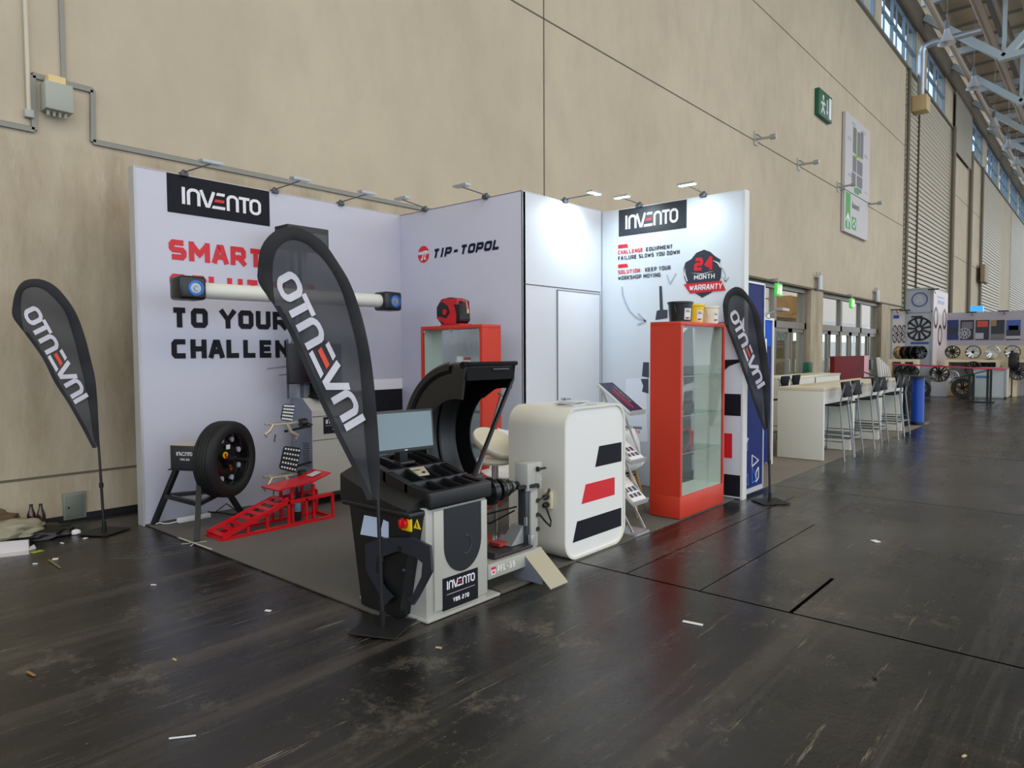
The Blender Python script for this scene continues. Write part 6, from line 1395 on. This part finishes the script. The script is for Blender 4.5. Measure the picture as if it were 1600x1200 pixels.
WG = 'alloy wheels on the far stand'
def put(proto, px, py, x, lab, s=1, rz=0, z=None, used=set()):
    p = oX(px, py, x)
    if z is not None: p.z = z
    if id(proto) in used: o = dup(proto, p, rz, lab)
    else: used.add(id(proto)); o = proto; o.location = p; o.rotation_euler.z = rz; o['label'] = lab
    o.scale = (s, s, s); return o
wA = mkwheel('alloy_wheel', '', .225, 10, mblk, msil, False, WG); wB = mkwheel('alloy_wheel', '', .225, 5, msil, msil, False, WG); wC = mkwheel('alloy_wheel', '', .225, 6, mblk, mblk, False, WG); wD = mkwheel('alloy_wheel', '', .34, 5, mblk, mblk, True, WG); wE = mkwheel('alloy_wheel', '', .225, 7, mgold, mgold, False, WG)
XW = XS+.3
put(wC, 1488.5, 550, XW, 'black alloy wheel, first from the left on the long shelf', 1); put(wA, 1520.5, 550, XW, 'silver-spoked alloy wheel, second on the long shelf', 1)
put(wB, 1551, 550, XW, 'bright silver alloy wheel, third on the long shelf', 1); put(wA, 1582, 550, XW, 'silver alloy wheel at the right end above the tyre', 1)
ZL = q_(1415, 561, 27).z+.225
put(wE, 1407, 550, 26.7, 'bronze alloy wheel on the left shelf', 1, math.radians(55), ZL)
for k, px in enumerate((1417, 1427, 1437)): put(wC, px, 549, 26.7, ('first', 'second', 'third')[k]+' black alloy wheel right of the bronze one on the left shelf', 1, math.radians(55), ZL)
put(wC, 1409, 581, 26.3, 'black alloy wheel under the left shelf', 1); put(wC, 1424, 581, 26.4, 'black alloy wheel under the left shelf, right one', 1)
put(wC, 1468, 584, 27.15, 'black alloy wheel standing on the small white plinth', 1.25, 0, q_(1466, 597, 26.9).z+.28); put(wB, 1488, 577, 27.75, 'silver alloy wheel behind the black wheel on the plinth', 1, 0, .64)
put(wC, 1521, 576, 28.0, 'black alloy wheel in the left bay under the long shelf', 1.1); put(wD, 1546, 576, 28.42, 'black wheel with tyre under the long shelf', 1)
put(wD, 1504, 605, 26.6, 'black wheel with tyre leaning on the floor left of the counter', .95, 0, .33); put(wD, 1438, 604, 26.0, 'black wheel with tyre on the floor behind the blue column', .9, 0, .31)
put(wC, 1590, 583, 27.7, 'black alloy wheel at the right edge behind the white side panel', 1)
b = MB(); p = oX(1584, 566, 27.9); b.lathe([(.2, -.12), (.30, -.12), (.32, -.08), (.32, .08), (.30, .12), (.2, .12)], p, (0, 1, 0), n=32); o = make('loose_tyre', b, rubber); tag(o, 'black tyre seen edge-on standing on the counter at far right', 'tyre')
b = MB(); p0, p1 = oX(1454, 617, 26.9), oX(1478, 617, 26.9); b.box(26.9, 27.4, p1.y, p0.y, .01, oX(1466, 597, 26.9).z); o = make('plinth', b, gw); tag(o, 'small grey-white plinth carrying a black alloy wheel', 'plinth')
b = MB(); p0, p1 = oX(1462, 617, 27.4), oX(1510, 617, 27.4); b.box(27.45, 27.95, p1.y, p0.y, .01, .42); o = make('low_platform', b, mat('platform_tan', (196, 168, 116), .6)); tag(o, 'low tan platform along the foot of the wheel stand', 'platform')
t = thing('info_counter', 'grey-white counter with blue lettering at far right', 'counter', (27.2, 3.1, 0)); p0, p1 = oX(1520, 619, 27.0), oX(1571, 619, 27.0); zc = oX(1545, 577, 27.0).z
b = MB(); b.box(27.0, 28.1, p1.y, p0.y, .06, zc); make('body', b, mat('counter_grey', (186, 192, 196), .45), t)
b = MB(); b.box(26.97, 28.12, p1.y-.03, p0.y+.03, zc, zc+.05); b.box(26.98, 28.12, p1.y-.02, p0.y+.02, .01, .06); b.box(26.98, 27.02, p1.y-.02, p1.y+.03, .01, zc); make('frame', b, MATS['stand_frame'], t)
b = MB(); zl = oX(1535, 589, 27).z; b.box(26.992, 26.998, oX(1546, 589, 27).y, oX(1525, 589, 27).y, zl-.04, zl+.04); make('blue_lettering', b, mat('letter_blue2', (80, 120, 180), .5), t)
b = MB(); b.box(27.02, 32.5, p1.y-.025, p1.y-.005, .06, zc); make('side_panel', b, mat('side_cream', (222, 206, 184), .5), t)
t = thing('glass_lectern', 'black-framed glass lectern standing before the far counter', 'lectern', (24.8, 3.1, 0)); XG = 24.7
yl, yr = oX(1514, 627, XG).y, oX(1549, 627, XG).y; zg = oX(1540, 577, XG).z
b = MB()
for y in (yl, oX(1521, 600, XG).y): b.box(XG, XG+.04, y-.03, y+.03, .02, zg*.84)
for y in (oX(1543, 600, XG).y, oX(1548, 600, XG).y): b.box(XG, XG+.04, y-.03, y+.03, .02, zg)
make('posts', b, blackp, t)
b = MB(); b.box(XG-.1, XG+.3, yr-.06, yl+.06, .006, .03); make('base_plate', b, blackp, t)
b = MB(); b.bar((XG, yr-.0, zg), (XG, yl+.35, zg*.72), .3, .03); make('sloping_top', b, blackp, t)
b = MB(); b.box(XG+.015, XG+.025, yr, yl, .1, zg*.8); make('glass_panel', b, glassm, t)
b = MB(); pts = [oX(1393, 568.5, 26.3), oX(1450, 571.5, 26.3), oX(1500, 574, 26.3), oX(1545, 576, 26.5), oX(1572, 576.5, 26.96)]
for a, c_ in zip(pts, pts[1:]): b.face([a+V((0, 0, -.025)), c_+V((0, 0, -.025)), c_+V((0, 0, .025)), a+V((0, 0, .025))])
o = make('barrier_tape', b, mat('tape_red', (190, 34, 72), .45)); tag(o, 'red barrier tape strung across the far wheel stand', 'barrier tape')
p = oX(1525, 483, 45); b = MB(); t = thing('blue_sign_box', 'bright blue lit sign standing above the far photo wall', 'sign', (45, p.y, p.z))
b.box(45, 45.4, oX(1536, 483, 45).y, oX(1516, 483, 45).y, oX(1525, 489, 45).z, oX(1525, 478, 45).z); make('light_box', b, mat('sign_blue', (60, 160, 240), .4, emit=.8), t)
b = MB(); b.box(45.1, 45.3, p.y-.1, p.y+.1, 0, oX(1525, 489, 45).z); make('post', b, greymet, t)
for px, py, lab in ((1400, 484, 'left dark arm lamp on the narrow poster wall'), (1414, 485, 'right dark arm lamp on the narrow poster wall'), (1459, 452, 'dark arm lamp on the corner of the grey tower'), (1518, 488, 'dark arm lamp on the mauve wall, left one'), (1568, 486, 'dark arm lamp on the mauve wall, right one')):
    p = oX(px, py, XT-.3 if px < 1500 else XR-.3); t = thing('arm_spotlight', lab, 'spotlight', p, 0, 'dark arm lamps on the far stand'); b = MB(); b.box(p.x-.06, p.x+.06, p.y-.16, p.y+.16, p.z-.02, p.z+.02); make('housing', b, black, t); b = MB(); b.tube([p, p+V((.32, 0, -.12))], .012, 5); make('arm', b, blackp, t)

# ================================================================== rubbish at the left edge
t = thing('cardboard_tray', 'flat white cardboard tray lying on the floor at the left edge', 'box', (1.4, 6.4, 0)); p = [oZ(-14, 872), oZ(46, 866), oZ(52, 858)]
b = MB(); b.prism([oZ(-40, 876), oZ(46, 866), oZ(44, 845)+V((.0, .1, 0)), oZ(-40, 850)+V((0, .1, 0))], (0, 0, .004)); make('bottom', b, mat('card_white', (206, 200, 200), .7), t)
a, c = oZ(-40, 873.5)+V((.02, .05, 0)), oZ(43, 863)+V((.02, .05, 0)); b = MB(); b.prism([a, c, c+V((0, 0, .085)), a+V((0, 0, .10))], (.01, .015, 0)); make('front_side', b, MATS['card_white'], t)
b = MB(); b.prism([c, c+V((.06, .03, 0)), c+V((.05, .05, .03)), c+V((0, .01, .02))], (0, .004, 0)); make('flap', b, MATS['card_white'], t)
def lump(name, c, r, m, lab, cat, seed, sc_=(1, 1, 1)):
    rnd = random.Random(seed); t_ = bmesh.new(); bmesh.ops.create_icosphere(t_, subdivisions=4, radius=1)
    ph = [(V((rnd.uniform(-1, 1), rnd.uniform(-1, 1), rnd.uniform(-1, 1))).normalized()*rnd.uniform(2, 9), rnd.uniform(0, 6)) for _ in range(9)]
    for v in t_.verts:
        d = v.co.normalized(); f_ = 1+sum(abs(math.sin(k.dot(d)+p_))-.5 for k, p_ in ph)*.09; v.co = V((d.x*f_*r*sc_[0], d.y*f_*r*sc_[1], max(d.z*f_*r*sc_[2], -r*sc_[2]*.5)+r*sc_[2]*.5+.003))+V(c)
    mb = MB(); mb.merge(t_); o = make(name, mb, m, smooth=50); tag(o, lab, cat); return o
pl_ = oZ(20, 850)
lump('plastic_bag', (pl_.x+.0, pl_.y+.05, .06), .16, mat('cloudy_plastic', (170, 164, 140), .25, alpha=.7), 'crumpled clear plastic film on the white cardboard tray', 'plastic', 1, (1.3, 1.0, .5))
lump('black_bag', (pl_.x+.22, pl_.y+.08, 0), .17, mat('bag_black', (26, 24, 22), .4), 'crumpled black bag beside the white cardboard tray', 'bag', 2, (1.3, .9, .35))
lump('brown_bag', (1.36, 7.12, 0), .22, mat('bag_brown', (92, 76, 56), .7), 'brown crumpled bag behind the plastic film at the left edge', 'bag', 4, (1.4, .7, .7))
for px, py, lab in ((50, 832, 'left brown beer bottle against the wall'), (65, 831, 'right brown beer bottle against the wall')):
    p = oZ(px, py); t = thing('beer_bottle', lab, 'bottle', (p.x, p.y, 0), 0, 'brown beer bottles at the wall')
    b = MB(); b.lathe([(.001, .003), (.033, .003), (.035, .01), (.035, .14), (.031, .165), (.016, .21), (.013, .235), (.0145, .236), (.0145, .25), (.001, .25)], (p.x, p.y, 0), n=24); make('glass', b, mat('bottle_brown', (52, 26, 12), .12, coat=.5), t)
    b = MB(); b.lathe([(.0356, .05), (.0356, .11)], (p.x, p.y, 0), n=24); make('label', b, mat('bottle_label', (44, 34, 30), .6), t)
def scrap(px, py, r, m, lab, cat, seed, flat=.25): p = oZ(px, py); return lump(cat.replace(' ', '_'), (p.x, p.y, 0), r, m, lab, cat, seed, (1, .8, flat))
scrap(119, 835, .032, paper, 'crumpled white paper ball on the floor by the left flag base', 'paper ball', 11, .8)
def strip(px0, py0, px1, py1, wd, m, lab, cat='paper scrap'):
    a, c = oZ(px0, py0), oZ(px1, py1); b = MB(); b.bar(a+V((0, 0, .006)), c+V((0, 0, .005)), wd, .005); o = make(cat.replace(' ', '_'), b, m); tag(o, lab, cat)
limem = mat('lime_plastic', (160, 170, 40), .4)
strip(50, 865, 66, 861, .05, limem, 'yellow-green plastic piece beside the cardboard tray')
strip(0, 821, 10, 820, .02, yellow, 'yellow strip on the plastic film at the left edge')
strip(82, 875, 91, 874, .04, paper, 'small white paper piece nearest the green twig'); strip(76, 876, 94, 888, .012, mat('twig_green', (120, 120, 60), .6), 'thin green-yellow twig on the floor at left', 'twig')
strip(1067, 972, 1098, 978, .022, paper, 'white paper strip on the dark floor in the right foreground')
strip(1364, 845, 1372, 848, .05, paper, 'small white scrap on the floor right of the stand')
strip(52, 882, 58, 882, .02, paper, 'tiny white scrap left of the green twig'); strip(95, 849, 99, 850, .015, paper, 'tiny white scrap between bottles and left flag')
strip(236, 915, 244, 915, .012, paper, 'tiny white scrap on the floor below the chalk scribble'); strip(415, 955, 423, 956, .02, paper, 'small white scrap left of the flag base plate')
strip(42, 1051, 54, 1057, .012, mat('scrap_tan', (150, 110, 70), .7), 'tan wooden splinter at the lower left'); strip(681, 1013, 690, 1014, .010, mat('scrap_cream', (196, 176, 140), .7), 'cream scrap right of the flag base plate')
strip(264, 1156, 306, 1151, .005, paper, 'thin white paper shred in the lower left foreground'); strip(1364, 1061, 1370, 1061, .014, black, 'small black scrap in the right foreground')
strip(270, 1031, 275, 1033, .008, MATS['scrap_cream'], 'tiny cream scrap in the left foreground'); strip(131, 842, 136, 842, .03, paper, 'flat white scrap by the left flag base')
strip(1504, 1185, 1509, 1182, .008, MATS['scrap_cream'], 'tiny cream crumb at the lower right')
b = MB(); rnd = random.Random(5); c = oZ(235, 868)
for k in range(9):
    a = rnd.uniform(0, PI); r0 = rnd.uniform(.08, .2); p = c+V((rnd.uniform(-.1, .1), rnd.uniform(-.1, .1), .002)); b.bar(p-V((math.cos(a), math.sin(a), 0))*r0, p+V((math.cos(a), math.sin(a), 0))*r0, .003, .001)
o = make('chalk_marks', b, mat('chalk', (120, 118, 112), .9)); tag(o, 'scribble of white chalk lines on the floor at left', 'chalk marks', None, 'stuff')
